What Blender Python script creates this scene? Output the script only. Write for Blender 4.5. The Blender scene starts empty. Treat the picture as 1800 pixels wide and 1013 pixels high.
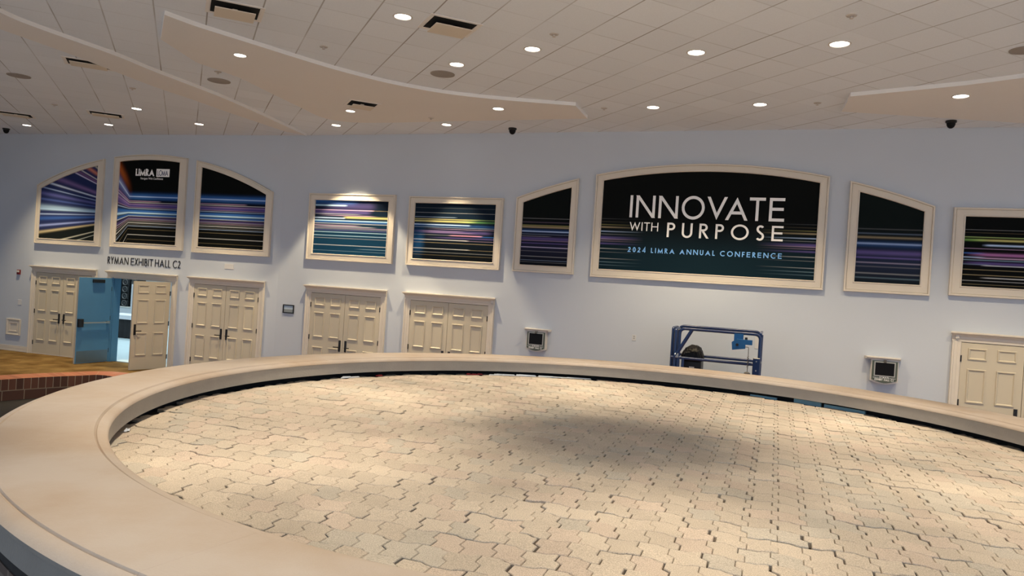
import bpy, bmesh, math, random
from mathutils import Vector, Matrix
random.seed(7)
PI = math.pi
sc = bpy.context.scene
C = sc.collection

# ------------------------------------------------------------------ camera, world, exposure
EYE = 2.69
PITCH, ROLL, FPX = -0.007, 0.064, 1300.0
cam_d = bpy.data.cameras.new('camera'); cam = bpy.data.objects.new('camera', cam_d); C.objects.link(cam)
cam_d.sensor_width = 36.0; cam_d.lens = 36.0 * FPX / 1800.0; cam_d.clip_start = 0.05; cam_d.clip_end = 200
_f = Vector((0, math.cos(PITCH), math.sin(PITCH))); _u = Vector((0, -math.sin(PITCH), math.cos(PITCH))); _r = Vector((1, 0, 0))
_c, _s = math.cos(ROLL), math.sin(ROLL)
R_, U_ = _r*_c + _u*_s, _u*_c - _r*_s
cam.matrix_world = Matrix(((R_.x, U_.x, -_f.x, 0), (R_.y, U_.y, -_f.y, 0), (R_.z, U_.z, -_f.z, EYE), (0, 0, 0, 1)))
sc.camera = cam
w = bpy.data.worlds.new('world'); sc.world = w; w.use_nodes = True
bg = w.node_tree.nodes['Background']
# the rest of the atrium: cool daylight above eye level, warm lit floors below
_nt = w.node_tree
_tc = _nt.nodes.new('ShaderNodeTexCoord'); _sx = _nt.nodes.new('ShaderNodeSeparateXYZ'); _mr = _nt.nodes.new('ShaderNodeMapRange'); _rp = _nt.nodes.new('ShaderNodeValToRGB')
_nt.links.new(_tc.outputs['Generated'], _sx.inputs[0]); _nt.links.new(_sx.outputs['Z'], _mr.inputs['Value'])
_mr.inputs['From Min'].default_value = -1; _mr.inputs['From Max'].default_value = 1
_rp.color_ramp.elements[0].position = 0.44; _rp.color_ramp.elements[0].color = (1.15, 1.03, 0.93, 1)
_rp.color_ramp.elements[1].position = 0.52; _rp.color_ramp.elements[1].color = (0.55, 0.81, 1.20, 1)
_nt.links.new(_mr.outputs[0], _rp.inputs[0]); _nt.links.new(_rp.outputs[0], bg.inputs['Color']); bg.inputs['Strength'].default_value = 1.06
sc.view_settings.view_transform = 'Standard'; sc.view_settings.look = 'None'
sc.view_settings.gamma = 1.0; sc.view_settings.exposure = 0.0; sc.view_settings.use_curve_mapping = False

WASH_W = 1000.0      # watts of a wall washing downlight
DOWN_W = 220.0      # watts of an ordinary downlight
POOL_W = 650.0     # watts of the narrow downlights over the paving
WARM = (1.0, 0.87, 0.70)
WASH_COL = (1.0, 0.79, 0.50)

# ------------------------------------------------------------------ geometry constants
AR, DR = 0.3561, 14.6006           # right wall facet: angle and distance from the eye
AL, DL = 0.2865, 15.3575           # left wall facet
SR0, SL0 = -11.3921, -10.3492      # where both facets meet, along each facet
CEIL = EYE + 3.1633
RC = Vector((0.7288, 4.5509)); RO, RI = 3.2551, 2.7828
COP = EYE - 0.75                    # top of the coping
PAVE = COP - 0.165
LOWER = -0.45                       # floor around the round planter

def wl(side, s, y, z):
    a, D, s0 = (AR, DR, SR0) if side == 'R' else (AL, DL, SL0)
    n = Vector((math.sin(a), math.cos(a))); e = Vector((math.cos(a), -math.sin(a)))
    p = n*(D+y) + e*(s+s0)
    return Vector((p.x, p.y, z))
def wrot(side): return -(AR if side == 'R' else AL)
def in_image_ray(px, py, z):        # where the line of sight through a photo point meets height z
    d = R_*((px-900)/FPX) - U_*((py-506.5)/FPX) + _f
    t = (z-EYE)/d.z
    return Vector((d.x*t, d.y*t))

# ------------------------------------------------------------------ materials
def mat(name, col, rough=0.6, metal=0.0, var=0.06, scale=6.0, bump=0.0, bscale=80.0, spec=0.35):
    m = bpy.data.materials.new(name); m.use_nodes = True
    nt = m.node_tree; b = nt.nodes['Principled BSDF']
    b.inputs['Roughness'].default_value = rough; b.inputs['Metallic'].default_value = metal
    b.inputs['Specular IOR Level'].default_value = spec
    tc = nt.nodes.new('ShaderNodeTexCoord'); nz = nt.nodes.new('ShaderNodeTexNoise')
    nz.inputs['Scale'].default_value = scale; nz.inputs['Detail'].default_value = 4
    nt.links.new(tc.outputs['Object'], nz.inputs['Vector'])
    mx = nt.nodes.new('ShaderNodeMix'); mx.data_type = 'RGBA'
    mx.inputs[6].default_value = tuple(c*(1-var) for c in col)+(1,); mx.inputs[7].default_value = tuple(min(1, c*(1+var)) for c in col)+(1,)
    nt.links.new(nz.outputs['Fac'], mx.inputs[0]); nt.links.new(mx.outputs[2], b.inputs['Base Color'])
    if bump:
        n2 = nt.nodes.new('ShaderNodeTexNoise'); n2.inputs['Scale'].default_value = bscale; n2.inputs['Detail'].default_value = 3
        bp = nt.nodes.new('ShaderNodeBump'); bp.inputs['Strength'].default_value = bump; bp.inputs['Distance'].default_value = 0.01
        nt.links.new(tc.outputs['Object'], n2.inputs['Vector']); nt.links.new(n2.outputs['Fac'], bp.inputs['Height'])
        nt.links.new(bp.outputs['Normal'], b.inputs['Normal'])
    return m
def emit(name, col, st):
    m = bpy.data.materials.new(name); m.use_nodes = True
    b = m.node_tree.nodes['Principled BSDF']
    b.inputs['Base Color'].default_value = col+(1,); b.inputs['Emission Color'].default_value = col+(1,); b.inputs['Emission Strength'].default_value = st
    return m
def N(nt, t, **kw):
    n = nt.nodes.new(t)
    for k, v in kw.items(): setattr(n, k, v)
    return n
def math_n(nt, op, a, b=None, c=None):
    n = nt.nodes.new('ShaderNodeMath'); n.operation = op
    for i, v in enumerate((a, b, c)):
        if v is None: continue
        if isinstance(v, (int, float)): n.inputs[i].default_value = v
        else: nt.links.new(v, n.inputs[i])
    return n.outputs[0]
def lin(c):
    return tuple(((x/255)/12.92 if x/255 <= 0.04045 else ((x/255+0.055)/1.055)**2.4) for x in c)

M = {}
M['wall'] = mat('wall_paint', (0.515, 0.563, 0.632), 0.75, var=0.025, scale=1.2, bump=0.12, bscale=120)
M['cream'] = mat('cream_trim_paint', (0.66, 0.605, 0.52), 0.45, var=0.03, scale=3)
M['door'] = mat('cream_door_paint', (0.55, 0.495, 0.385), 0.45, var=0.04, scale=3)
M['black'] = mat('black_metal', (0.012, 0.012, 0.013), 0.4, var=0.2, scale=20)
M['dark'] = mat('dark_void', (0.008, 0.008, 0.008), 0.9)
M['soffit'] = mat('soffit_paint', (0.755, 0.735, 0.725), 0.85, var=0.02, scale=1.5)
M['edge'] = mat('soffit_edge_paint', (0.80, 0.80, 0.80), 0.7, var=0.02)
M['coping'] = None
M['letter'] = mat('white_vinyl', (0.93, 0.93, 0.92), 0.5, var=0.01)
M['lblue'] = mat('light_blue_vinyl', (0.20, 0.47, 0.92), 0.5, var=0.01)
M['ink'] = mat('black_letter', (0.015, 0.015, 0.016), 0.5)
M['navy'] = mat('navy_vinyl', (0.02, 0.035, 0.12), 0.5)
M['white'] = mat('white_plastic', (0.60, 0.57, 0.53), 0.5, var=0.02)
M['steelblue'] = mat('steel_blue_paint', (0.09, 0.25, 0.44), 0.45, var=0.08, scale=3)
M['kick'] = mat('brushed_kick_plate', (0.16, 0.22, 0.27), 0.35, metal=0.6, var=0.1)
M['steel'] = mat('satin_steel', (0.45, 0.45, 0.44), 0.35, metal=0.8)
M['liftblue'] = mat('blue_lift_paint', (0.004, 0.020, 0.085), 0.30, var=0.08, scale=8, spec=0.6)
M['liftbox'] = mat('blue_control_paint', (0.012, 0.085, 0.24), 0.4, var=0.08, scale=8)
M['bag'] = mat('black_bag_plastic', (0.004, 0.004, 0.005), 0.5, bump=0.5, bscale=14, spec=0.2)
M['rubber'] = mat('black_rubber', (0.015, 0.015, 0.015), 0.7)
M['cable'] = mat('grey_cable', (0.09, 0.085, 0.08), 0.5)
M['kiosk'] = mat('grey_green_panel', (0.075, 0.095, 0.08), 0.5, var=0.05)
M['screen'] = mat('black_screen', (0.004, 0.004, 0.005), 0.5, var=0.0, spec=0.15)
M['bezel'] = mat('silver_bezel', (0.34, 0.35, 0.35), 0.4)
M['sheet'] = mat('pale_blue_sheet', (0.45, 0.56, 0.66), 0.5)
M['sheet2'] = mat('grey_sheet', (0.24, 0.27, 0.28), 0.5)
M['red'] = mat('red_plastic', (0.17, 0.010, 0.010), 0.5)
M['foam'] = mat('light_blue_liner', (0.22, 0.40, 0.46), 0.6, var=0.2, scale=14)
M['scrap'] = mat('white_scrap', (0.7, 0.72, 0.72), 0.6)
M['speaker_grille'] = mat('grey_speaker_grille', (0.30, 0.27, 0.25), 0.7)
M['sprinkler'] = mat('pale_sprinkler_cover', (0.50, 0.465, 0.44), 0.6)
M['wallplate'] = mat('off_white_plate', (0.60, 0.60, 0.60), 0.5)
M['rim'] = mat('downlight_trim', (0.62, 0.58, 0.54), 0.5)
M['glow'] = emit('downlight_lens', (1.0, 0.93, 0.82), 9.0)
M['plate'] = mat('diffuser_plate', (0.66, 0.59, 0.50), 0.6, var=0.02)
M['drape'] = mat('black_table_drape', (0.022, 0.019, 0.019), 0.75, var=0.3, scale=5)
M['cloth'] = mat('white_cloth', (0.74, 0.72, 0.74), 0.8)
M['hallwall'] = mat('hall_wall_paint', (0.70, 0.74, 0.75), 0.8)
M['hallfloor'] = mat('hall_floor', (0.60, 0.70, 0.72), 0.45, var=0.05, scale=2)
M['lowfloor'] = mat('brown_lower_floor', (0.36, 0.30, 0.24), 0.6, var=0.15, scale=5)
M['mortar'] = mat('pale_mortar', (0.30, 0.21, 0.13), 0.9)
M['darkfloor'] = mat('dark_floor_tone', (0.02, 0.018, 0.017), 0.7, var=0.3, scale=6)

def ceiling_mat():
    m = bpy.data.materials.new('ceiling_tiles'); m.use_nodes = True; nt = m.node_tree; b = nt.nodes['Principled BSDF']
    b.inputs['Roughness'].default_value = 0.9; b.inputs['Specular IOR Level'].default_value = 0.1
    tc = N(nt, 'ShaderNodeTexCoord'); sx = N(nt, 'ShaderNodeSeparateXYZ'); nt.links.new(tc.outputs['Object'], sx.inputs[0])
    X, Y = sx.outputs['X'], sx.outputs['Y']
    u = math_n(nt, 'DIVIDE', math_n(nt, 'SUBTRACT', math_n(nt, 'ADD', math_n(nt, 'MULTIPLY', X, 0.9135), math_n(nt, 'MULTIPLY', Y, 0.4067)), 1.33), 0.617)
    v = math_n(nt, 'DIVIDE', math_n(nt, 'SUBTRACT', math_n(nt, 'ADD', math_n(nt, 'MULTIPLY', X, -0.469), math_n(nt, 'MULTIPLY', Y, 0.883)), 9.06), 0.642)
    def line(t, wd):
        d = math_n(nt, 'ABSOLUTE', math_n(nt, 'SUBTRACT', t, math_n(nt, 'ROUND', t)))
        mr = N(nt, 'ShaderNodeMapRange'); mr.interpolation_type = 'SMOOTHSTEP'
        nt.links.new(d, mr.inputs['Value']); mr.inputs['From Min'].default_value = wd*0.45; mr.inputs['From Max'].default_value = wd
        mr.inputs['To Min'].default_value = 1; mr.inputs['To Max'].default_value = 0
        return mr.outputs[0]
    lu, lv = line(u, 0.019), line(v, 0.016)
    nz = N(nt, 'ShaderNodeTexNoise'); nz.inputs['Scale'].default_value = 0.9; nz.inputs['Detail'].default_value = 1
    nt.links.new(tc.outputs['Object'], nz.inputs['Vector'])
    amp = N(nt, 'ShaderNodeMapRange'); nt.links.new(nz.outputs['Fac'], amp.inputs['Value'])
    amp.inputs['From Min'].default_value = 0.35; amp.inputs['From Max'].default_value = 0.65; amp.inputs['To Min'].default_value = 0.10; amp.inputs['To Max'].default_value = 0.62
    ln = math_n(nt, 'MAXIMUM', math_n(nt, 'MULTIPLY', lu, math_n(nt, 'ADD', amp.outputs[0], 0.12)), math_n(nt, 'MULTIPLY', lv, math_n(nt, 'MULTIPLY', amp.outputs[0], 0.5)))
    sp = N(nt, 'ShaderNodeTexNoise'); sp.inputs['Scale'].default_value = 60; sp.inputs['Detail'].default_value = 3; nt.links.new(tc.outputs['Object'], sp.inputs['Vector'])
    wn = N(nt, 'ShaderNodeTexWhiteNoise'); wn.noise_dimensions = '2D'
    cb = N(nt, 'ShaderNodeCombineXYZ'); nt.links.new(math_n(nt, 'FLOOR', u), cb.inputs[0]); nt.links.new(math_n(nt, 'FLOOR', v), cb.inputs[1]); nt.links.new(cb.outputs[0], wn.inputs['Vector'])
    k = math_n(nt, 'ADD', math_n(nt, 'ADD', math_n(nt, 'MULTIPLY', sp.outputs['Fac'], 0.12), 0.91), math_n(nt, 'MULTIPLY', wn.outputs['Value'], 0.05))
    base = N(nt, 'ShaderNodeMix'); base.data_type = 'RGBA'; base.blend_type = 'MULTIPLY'; base.inputs[0].default_value = 1
    base.inputs[6].default_value = (0.745, 0.79, 0.865, 1); nt.links.new(k, base.inputs[7])
    mx = N(nt, 'ShaderNodeMix'); mx.data_type = 'RGBA'; nt.links.new(ln, mx.inputs[0]); nt.links.new(base.outputs[2], mx.inputs[6]); mx.inputs[7].default_value = (0.17, 0.145, 0.125, 1)
    nt.links.new(mx.outputs[2], b.inputs['Base Color'])
    return m
M['ceiling'] = ceiling_mat()

def art_mat():
    m = bpy.data.materials.new('printed_light_streaks'); m.use_nodes = True; nt = m.node_tree; b = nt.nodes['Principled BSDF']
    b.inputs['Roughness'].default_value = 0.6; b.inputs['Specular IOR Level'].default_value = 0.04
    a = N(nt, 'ShaderNodeAttribute'); a.attribute_name = 'art'; nt.links.new(a.outputs['Color'], b.inputs['Base Color'])
    return m
M['art'] = art_mat()

def paver_mat():
    m = bpy.data.materials.new('concrete_pavers'); m.use_nodes = True; nt = m.node_tree; b = nt.nodes['Principled BSDF']
    b.inputs['Roughness'].default_value = 0.85; b.inputs['Specular IOR Level'].default_value = 0.2
    a = N(nt, 'ShaderNodeAttribute'); a.attribute_name = 'stone'
    tc = N(nt, 'ShaderNodeTexCoord')
    n1 = N(nt, 'ShaderNodeTexNoise'); n1.inputs['Scale'].default_value = 240; n1.inputs['Detail'].default_value = 4; n1.inputs['Roughness'].default_value = 0.75; nt.links.new(tc.outputs['Object'], n1.inputs['Vector'])
    n2 = N(nt, 'ShaderNodeTexNoise'); n2.inputs['Scale'].default_value = 2.2; n2.inputs['Detail'].default_value = 5; nt.links.new(tc.outputs['Object'], n2.inputs['Vector'])
    mr = N(nt, 'ShaderNodeMapRange'); nt.links.new(n1.outputs['Fac'], mr.inputs['Value']); mr.inputs['From Min'].default_value = 0.3; mr.inputs['From Max'].default_value = 0.72; mr.inputs['To Min'].default_value = 0.55; mr.inputs['To Max'].default_value = 1.5
    m2 = N(nt, 'ShaderNodeMapRange'); nt.links.new(n2.outputs['Fac'], m2.inputs['Value']); m2.inputs['From Min'].default_value = 0.3; m2.inputs['From Max'].default_value = 0.7; m2.inputs['To Min'].default_value = 0.86; m2.inputs['To Max'].default_value = 1.1
    k = math_n(nt, 'MULTIPLY', mr.outputs[0], m2.outputs[0])
    mx = N(nt, 'ShaderNodeMix'); mx.data_type = 'RGBA'; mx.blend_type = 'MULTIPLY'; mx.inputs[0].default_value = 1
    nt.links.new(a.outputs['Color'], mx.inputs[6]); nt.links.new(k, mx.inputs[7]); nt.links.new(mx.outputs[2], b.inputs['Base Color'])
    bp = N(nt, 'ShaderNodeBump'); bp.inputs['Strength'].default_value = 0.5; bp.inputs['Distance'].default_value = 0.003; nt.links.new(n1.outputs['Fac'], bp.inputs['Height']); nt.links.new(bp.outputs['Normal'], b.inputs['Normal'])
    return m
M['paver'] = paver_mat()
M['sand'] = mat('dark_joint_sand', (0.045, 0.03, 0.02), 0.95, var=0.4, scale=30)

def coping_mat():
    m = mat('cast_stone_coping', (0.60, 0.475, 0.345), 0.7, var=0.0, bump=0.15, bscale=160, spec=0.25)
    nt = m.node_tree; b = nt.nodes['Principled BSDF']
    tc = N(nt, 'ShaderNodeTexCoord')
    n1 = N(nt, 'ShaderNodeTexNoise'); n1.inputs['Scale'].default_value = 1.6; n1.inputs['Detail'].default_value = 6; n1.inputs['Roughness'].default_value = 0.6; nt.links.new(tc.outputs['Object'], n1.inputs['Vector'])
    r = N(nt, 'ShaderNodeValToRGB'); nt.links.new(n1.outputs['Fac'], r.inputs[0])
    r.color_ramp.elements[0].position = 0.34; r.color_ramp.elements[0].color = (0.43, 0.325, 0.225, 1)
    r.color_ramp.elements[1].position = 0.62; r.color_ramp.elements[1].color = (0.50, 0.415, 0.325, 1)
    nt.links.new(r.outputs[0], b.inputs['Base Color'])
    return m
M['coping'] = coping_mat()
M['outface'] = mat('shaded_grey_stone', (0.150, 0.145, 0.130), 0.75, var=0.12, scale=7, bump=0.2)  # grey stone, its colour darkened for the shade on the outer side
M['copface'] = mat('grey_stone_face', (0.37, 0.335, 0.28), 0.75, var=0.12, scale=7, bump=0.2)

def brick_mat(name, c1, c2, mortar, w_, h_, off=0.5, scale=1.0):
    m = bpy.data.materials.new(name); m.use_nodes = True; nt = m.node_tree; b = nt.nodes['Principled BSDF']; b.inputs['Roughness'].default_value = 0.8
    uv = N(nt, 'ShaderNodeUVMap'); br = N(nt, 'ShaderNodeTexBrick'); nt.links.new(uv.outputs[0], br.inputs['Vector'])
    br.inputs['Color1'].default_value = c1+(1,); br.inputs['Color2'].default_value = c2+(1,); br.inputs['Mortar'].default_value = mortar+(1,)
    br.inputs['Scale'].default_value = scale; br.inputs['Mortar Size'].default_value = 0.008; br.inputs['Brick Width'].default_value = w_; br.inputs['Row Height'].default_value = h_
    br.offset = off
    nt.links.new(br.outputs['Color'], b.inputs['Base Color'])
    return m
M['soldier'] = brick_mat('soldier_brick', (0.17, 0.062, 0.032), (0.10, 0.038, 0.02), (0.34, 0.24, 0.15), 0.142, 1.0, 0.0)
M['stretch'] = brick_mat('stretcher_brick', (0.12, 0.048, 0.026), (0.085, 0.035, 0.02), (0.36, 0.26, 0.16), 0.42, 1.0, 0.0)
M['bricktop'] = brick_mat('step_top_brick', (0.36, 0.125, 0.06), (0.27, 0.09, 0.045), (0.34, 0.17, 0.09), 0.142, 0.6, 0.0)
M['basebrick'] = brick_mat('base_brick', (0.055, 0.033, 0.022), (0.038, 0.024, 0.017), (0.09, 0.07, 0.055), 0.22, 0.075)

def carpet_mat():
    m = mat('gold_brown_carpet', (0.30, 0.19, 0.07), 0.95, var=0.0, bump=0.3, bscale=300, spec=0.05)
    nt = m.node_tree; b = nt.nodes['Principled BSDF']; tc = N(nt, 'ShaderNodeTexCoord')
    n1 = N(nt, 'ShaderNodeTexNoise'); n1.inputs['Scale'].default_value = 2.0; n1.inputs['Detail'].default_value = 6; nt.links.new(tc.outputs['Object'], n1.inputs['Vector'])
    r = N(nt, 'ShaderNodeValToRGB'); nt.links.new(n1.outputs['Fac'], r.inputs[0])
    r.color_ramp.elements[0].position = 0.36; r.color_ramp.elements[0].color = (0.105, 0.06, 0.02, 1)
    r.color_ramp.elements[1].position = 0.62; r.color_ramp.elements[1].color = (0.20, 0.13, 0.05, 1)
    nt.links.new(r.outputs[0], b.inputs['Base Color'])
    return m
M['carpet'] = carpet_mat()

# ------------------------------------------------------------------ mesh helper
class MB:
    def __init__(s): s.v = []; s.f = []; s.uv = {}; s.mi = []; s.cur = 0
    def add(s, vs, fs):
        o = len(s.v); s.v += [tuple(p) for p in vs]
        for f in fs: s.f.append(tuple(o+i for i in f)); s.mi.append(s.cur)
    def box(s, x0, x1, y0, y1, z0, z1):
        s.add([(x0,y0,z0),(x1,y0,z0),(x1,y1,z0),(x0,y1,z0),(x0,y0,z1),(x1,y0,z1),(x1,y1,z1),(x0,y1,z1)],
              [(0,3,2,1),(4,5,6,7),(0,1,5,4),(1,2,6,5),(2,3,7,6),(3,0,4,7)])
    def cbox(s, x0, x1, y0, y1, z0, z1, c=0.008):       # box with chamfered front (-y) edges
        s.loops([[(x0,y1,z0),(x1,y1,z0),(x1,y1,z1),(x0,y1,z1)], [(x0,y0+c,z0),(x1,y0+c,z0),(x1,y0+c,z1),(x0,y0+c,z1)],
                 [(x0+c,y0,z0+c),(x1-c,y0,z0+c),(x1-c,y0,z1-c),(x0+c,y0,z1-c)]], True, True)
    def loops(s, ls, cap0=False, cap1=False, closed=True):
        n = len(ls[0]); vs = [p for l in ls for p in l]; fs = []
        for i in range(len(ls)-1):
            for j in range(n if closed else n-1):
                k = (j+1) % n
                fs.append((i*n+j, i*n+k, (i+1)*n+k, (i+1)*n+j))
        if cap0: fs.append(tuple(range(n))[::-1])
        if cap1: fs.append(tuple((len(ls)-1)*n+j for j in range(n)))
        s.add(vs, fs)
    def prism(s, poly, y0, y1):                          # polygon in x,z extruded along y
        s.loops([[(x, y0, z) for x, z in poly], [(x, y1, z) for x, z in poly]], True, True)
    def zprism(s, poly, z0, z1):
        s.loops([[(x, y, z0) for x, y in poly], [(x, y, z1) for x, y in poly]], True, True)
    def tube(s, path, r, n=10, cap=True):
        path = [Vector(p) for p in path]; ls = []; up = None
        for i, p in enumerate(path):
            d = (path[min(i+1, len(path)-1)] - path[max(i-1, 0)]).normalized()
            if up is None:
                up = Vector((0,0,1)) if abs(d.z) < 0.9 else Vector((1,0,0))
            a = d.cross(up).normalized(); b = a.cross(d).normalized(); up = b
            ls.append([p + a*(r*math.cos(t*2*PI/n)) + b*(r*math.sin(t*2*PI/n)) for t in range(n)])
        s.loops(ls, cap, cap)
    def lathe(s, prof, n=32, c=(0,0,0)):                 # prof: (r,z)
        ls = [[(c[0]+r*math.cos(t*2*PI/n), c[1]+r*math.sin(t*2*PI/n), c[2]+z) for t in range(n)] for r, z in prof]
        s.loops(ls, prof[0][0] > 1e-6, prof[-1][0] > 1e-6)
    def build(s, name, m, parent=None, loc=None, smooth=False, fixn=True):
        me = bpy.data.meshes.new(name); me.from_pydata(s.v, [], s.f)
        for mm in (m if isinstance(m, list) else [m]): me.materials.append(mm)
        for i, p in enumerate(me.polygons):
            p.material_index = s.mi[i]
            if smooth: p.use_smooth = True
        if fixn:
            bm = bmesh.new(); bm.from_mesh(me); bmesh.ops.recalc_face_normals(bm, faces=bm.faces); bm.to_mesh(me); bm.free()
        if smooth:
            try: me.set_sharp_from_angle(angle=math.radians(40))
            except Exception: pass
        o = bpy.data.objects.new(name, me); C.objects.link(o)
        if parent: o.parent = parent
        if loc is not None: o.location = loc
        return o
def bend(path, r=0.06, k=5):                             # round the corners of a tube path
    P = [Vector(p) for p in path]; out = [P[0]]
    for i in range(1, len(P)-1):
        a, b = (P[i-1]-P[i]), (P[i+1]-P[i]); d = min(r, a.length*0.45, b.length*0.45)
        p0, p2 = P[i]+a.normalized()*d, P[i]+b.normalized()*d
        for t in range(k+1):
            u = t/k; out.append(p0*(1-u)**2 + P[i]*2*u*(1-u) + p2*u*u)
    return out+[P[-1]]

def tag(o, label, cat, group=None):
    o['label'] = label; o['category'] = cat
    if group: o['group'] = group
    return o
def thing(name, label, cat, loc=(0,0,0), rz=0.0, group=None):
    o = bpy.data.objects.new(name, None); C.objects.link(o); o.empty_display_size = 0.1
    o.location = loc; o.rotation_euler = (0,0,rz)
    return tag(o, label, cat, group)
def struct(o, label=None, cat=None):
    o['kind'] = 'structure'
    if label: tag(o, label, cat)
    return o

# ------------------------------------------------------------------ the setting
# left wall: the opening of the second door goes through it
D2 = (-4.87, -3.01, 2.17)
def wall_L():
    m = MB()
    m.box(-16, D2[0], 0, 0.22, 0, CEIL+0.3); m.box(D2[1], 0.05, 0, 0.22, 0, CEIL+0.3); m.box(D2[0], D2[1], 0, 0.22, D2[2], CEIL+0.3)
    o = m.build('wall_left', M['wall'], loc=wl('L', 0, 0, 0)); o.rotation_euler = (0,0,wrot('L'))
    return struct(o, 'long off-white left wall section holding the three leftmost double doors', 'wall')
wall_L()
m = MB(); m.box(0, 22, 0, 0.22, 0, CEIL+0.3)
o = m.build('wall_back', M['wall'], loc=wl('R', 0, 0, 0)); o.rotation_euler = (0,0,wrot('R'))
struct(o, 'long off-white wall section behind the blue lift and the big banner', 'wall')

m = MB(); m.box(-9.45, -9.2, -10.0, -0.001, LOWER, CEIL)  # unseen wall added to block side light and darken the left wall
o = m.build('wall_light_block', M['wall'], loc=wl('L', 0, 0, 0)); o.rotation_euler = (0,0,wrot('L')); struct(o, 'off-white wall added just beyond the left edge to block side light', 'wall')
m = MB(); m.box(-9.199, -7.56, -0.018, 0, 0, 0.11); m.box(-9.199, -7.56, -0.03, 0, 0, 0.03); m.box(-9.199, -7.56, -0.012, 0, 0.11, 0.145)
o = m.build('baseboard_left', M['cream'], loc=wl('L', 0, 0, 0)); o.rotation_euler = (0,0,wrot('L')); struct(o, 'cream baseboard left of the leftmost double doors', 'baseboard')

# ceiling
pc = [(-22, -1.5), (22, -1.5), (22, 30), (-22, 30)]
m = MB(); m.zprism(pc, CEIL, CEIL+0.15); o = m.build('ceiling', M['ceiling']); struct(o, 'white tiled ceiling with thin dark tile joints', 'ceiling')
SOF = 0.058
def hsm(pts, z=CEIL): return [in_image_ray(x, y, z) for x, y in pts]
def smooth_line(P, k=6):                                  # Catmull-Rom through the points
    out = []
    for i in range(len(P)-1):
        p0, p1, p2, p3 = P[max(i-1,0)], P[i], P[i+1], P[min(i+2, len(P)-1)]
        for t in range(k):
            u = t/k
            out.append(0.5*((2*p1)+(p2-p0)*u+(2*p0-5*p1+4*p2-p3)*u*u+(3*p1-p0-3*p2+p3)*u**3))
    return out+[P[-1]]
near2 = smooth_line([Vector(p) for p in [(-4.61,9.38),(-4.34,9.80),(-3.81,10.42),(-3.38,10.93),(-2.90,11.45),(-2.24,12.0),(-1.58,12.36),(-0.98,12.55),(-0.21,12.66),(0.888,12.72)]])
far2 = smooth_line(hsm([(420,130),(472,156),(527,183),(575,204),(640,211),(760,209)]))
s2 = near2 + [Vector((1.186,13.63))] + far2[::-1] + hsm([(345,103),(283,62)])
s1a = smooth_line([Vector(p) for p in [(-6.95,8.2),(-6.92,9.70),(-6.77,10.34),(-6.34,11.39),(-6.12,12.25),(-5.59,13.98),(-5.2,16.0),(-4.99,17.2)]])
s1b = smooth_line(hsm([(0,44),(111,84),(200,119),(272,147),(330,167),(420,199),(505,228)]))
s1 = s1a + s1b[::-1] + [Vector((-7.9,8.2))]
s3 = [Vector(p) for p in [(5.139,11.98),(4.866,11.08),(5.49,10.6),(6.04,10.17),(6.50,9.70),(6.95,9.0),(7.2,8.0),(12,8.0),(12,12),(9.0,11.98)]]
def soffit(name, poly, label):
    m = MB(); z0, z1 = CEIL-SOF, CEIL+0.01
    n = len(poly)
    m.add([(p.x,p.y,z0) for p in poly], [tuple(range(n))])
    m.cur = 1
    m.loops([[(p.x,p.y,z0) for p in poly], [(p.x,p.y,z1) for p in poly]])
    o = m.build(name, [M['soffit'], M['edge']]); struct(o, label, 'soffit'); return o
soffit('trim_1', s1, 'narrow lowered ceiling band running back at the left')
soffit('trim_2', s2, 'curved lowered ceiling band in the middle left')
soffit('trim_3', s3, 'lowered ceiling panel at the upper right')
def inpoly(x, y, poly):
    c = False; n = len(poly)
    for i in range(n):
        a, b = poly[i], poly[(i+1) % n]
        if (a.y > y) != (b.y > y) and x < (b.x-a.x)*(y-a.y)/(b.y-a.y)+a.x: c = not c
    return c
def ceil_z(x, y): return CEIL-SOF if any(inpoly(x, y, s) for s in (s1, s2, s3)) else CEIL

# floors
wp = lambda side, s, y: Vector(wl(side, s, y, 0)[:2])
edge_pts = [Vector(p) for p in [(-14.5,8.5),(-12.6,12.0),(-11.5,13.8),(-10.48,15.33),(-10.0,16.0),(-9.52,16.5),(-9.2,16.78)]] + [wp('L',-2.5,-1.9), wp('L',-1.2,-2.0), wp('R',0.3,-2.3)] + [wp('R',s,-2.3) for s in (3,6,9,12,15,21)]
edge = smooth_line(edge_pts, 5)
def offs(line, d):
    out = []
    for i, p in enumerate(line):
        t = (line[min(i+1,len(line)-1)]-line[max(i-1,0)]).normalized(); out.append(p+Vector((-t.y, t.x))*d)
    return out
inner = offs(edge, 0.62)
def strip(name, A, B, za, zb, m, parent=None, vscale=1.0):
    me = bpy.data.meshes.new(name); n = len(A)
    me.from_pydata([(p.x,p.y,za) for p in A]+[(p.x,p.y,zb) for p in B], [], [(i,i+1,n+i+1,n+i) for i in range(n-1)])
    uv = me.uv_layers.new(name='UVMap'); L = [0]
    for i in range(1, n): L.append(L[-1]+(A[i]-A[i-1]).length)
    for p in me.polygons:
        for li, vi in zip(p.loop_indices, p.vertices): uv.data[li].uv = (L[vi % n], (0.03 if vi < n else 0.97) if vscale == 1.0 else (0 if vi < n else vscale))
    me.materials.append(m); o = bpy.data.objects.new(name, me); C.objects.link(o)
    if parent: o.parent = parent
    return o
m = MB()
fl = [p for p in inner] + [wp('R',21,0.1), wp('R',0,0.1), wp('L',-16,0.1), Vector((-17,9))]
m.add([(p.x,p.y,0) for p in fl], [tuple(range(len(fl)))]); o = m.build('floor', M['carpet']); struct(o, 'gold brown carpet in front of the doors', 'floor')
m = MB(); m.box(-18, 20, -1.5, 20, LOWER-0.1, LOWER); o = m.build('floor.001', M['lowfloor']); struct(o, 'dark lower floor around the round stone planter', 'floor')
st = thing('brick_step', 'red brick step edging the gold brown carpet at the left', 'step', (0,0,0))
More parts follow.
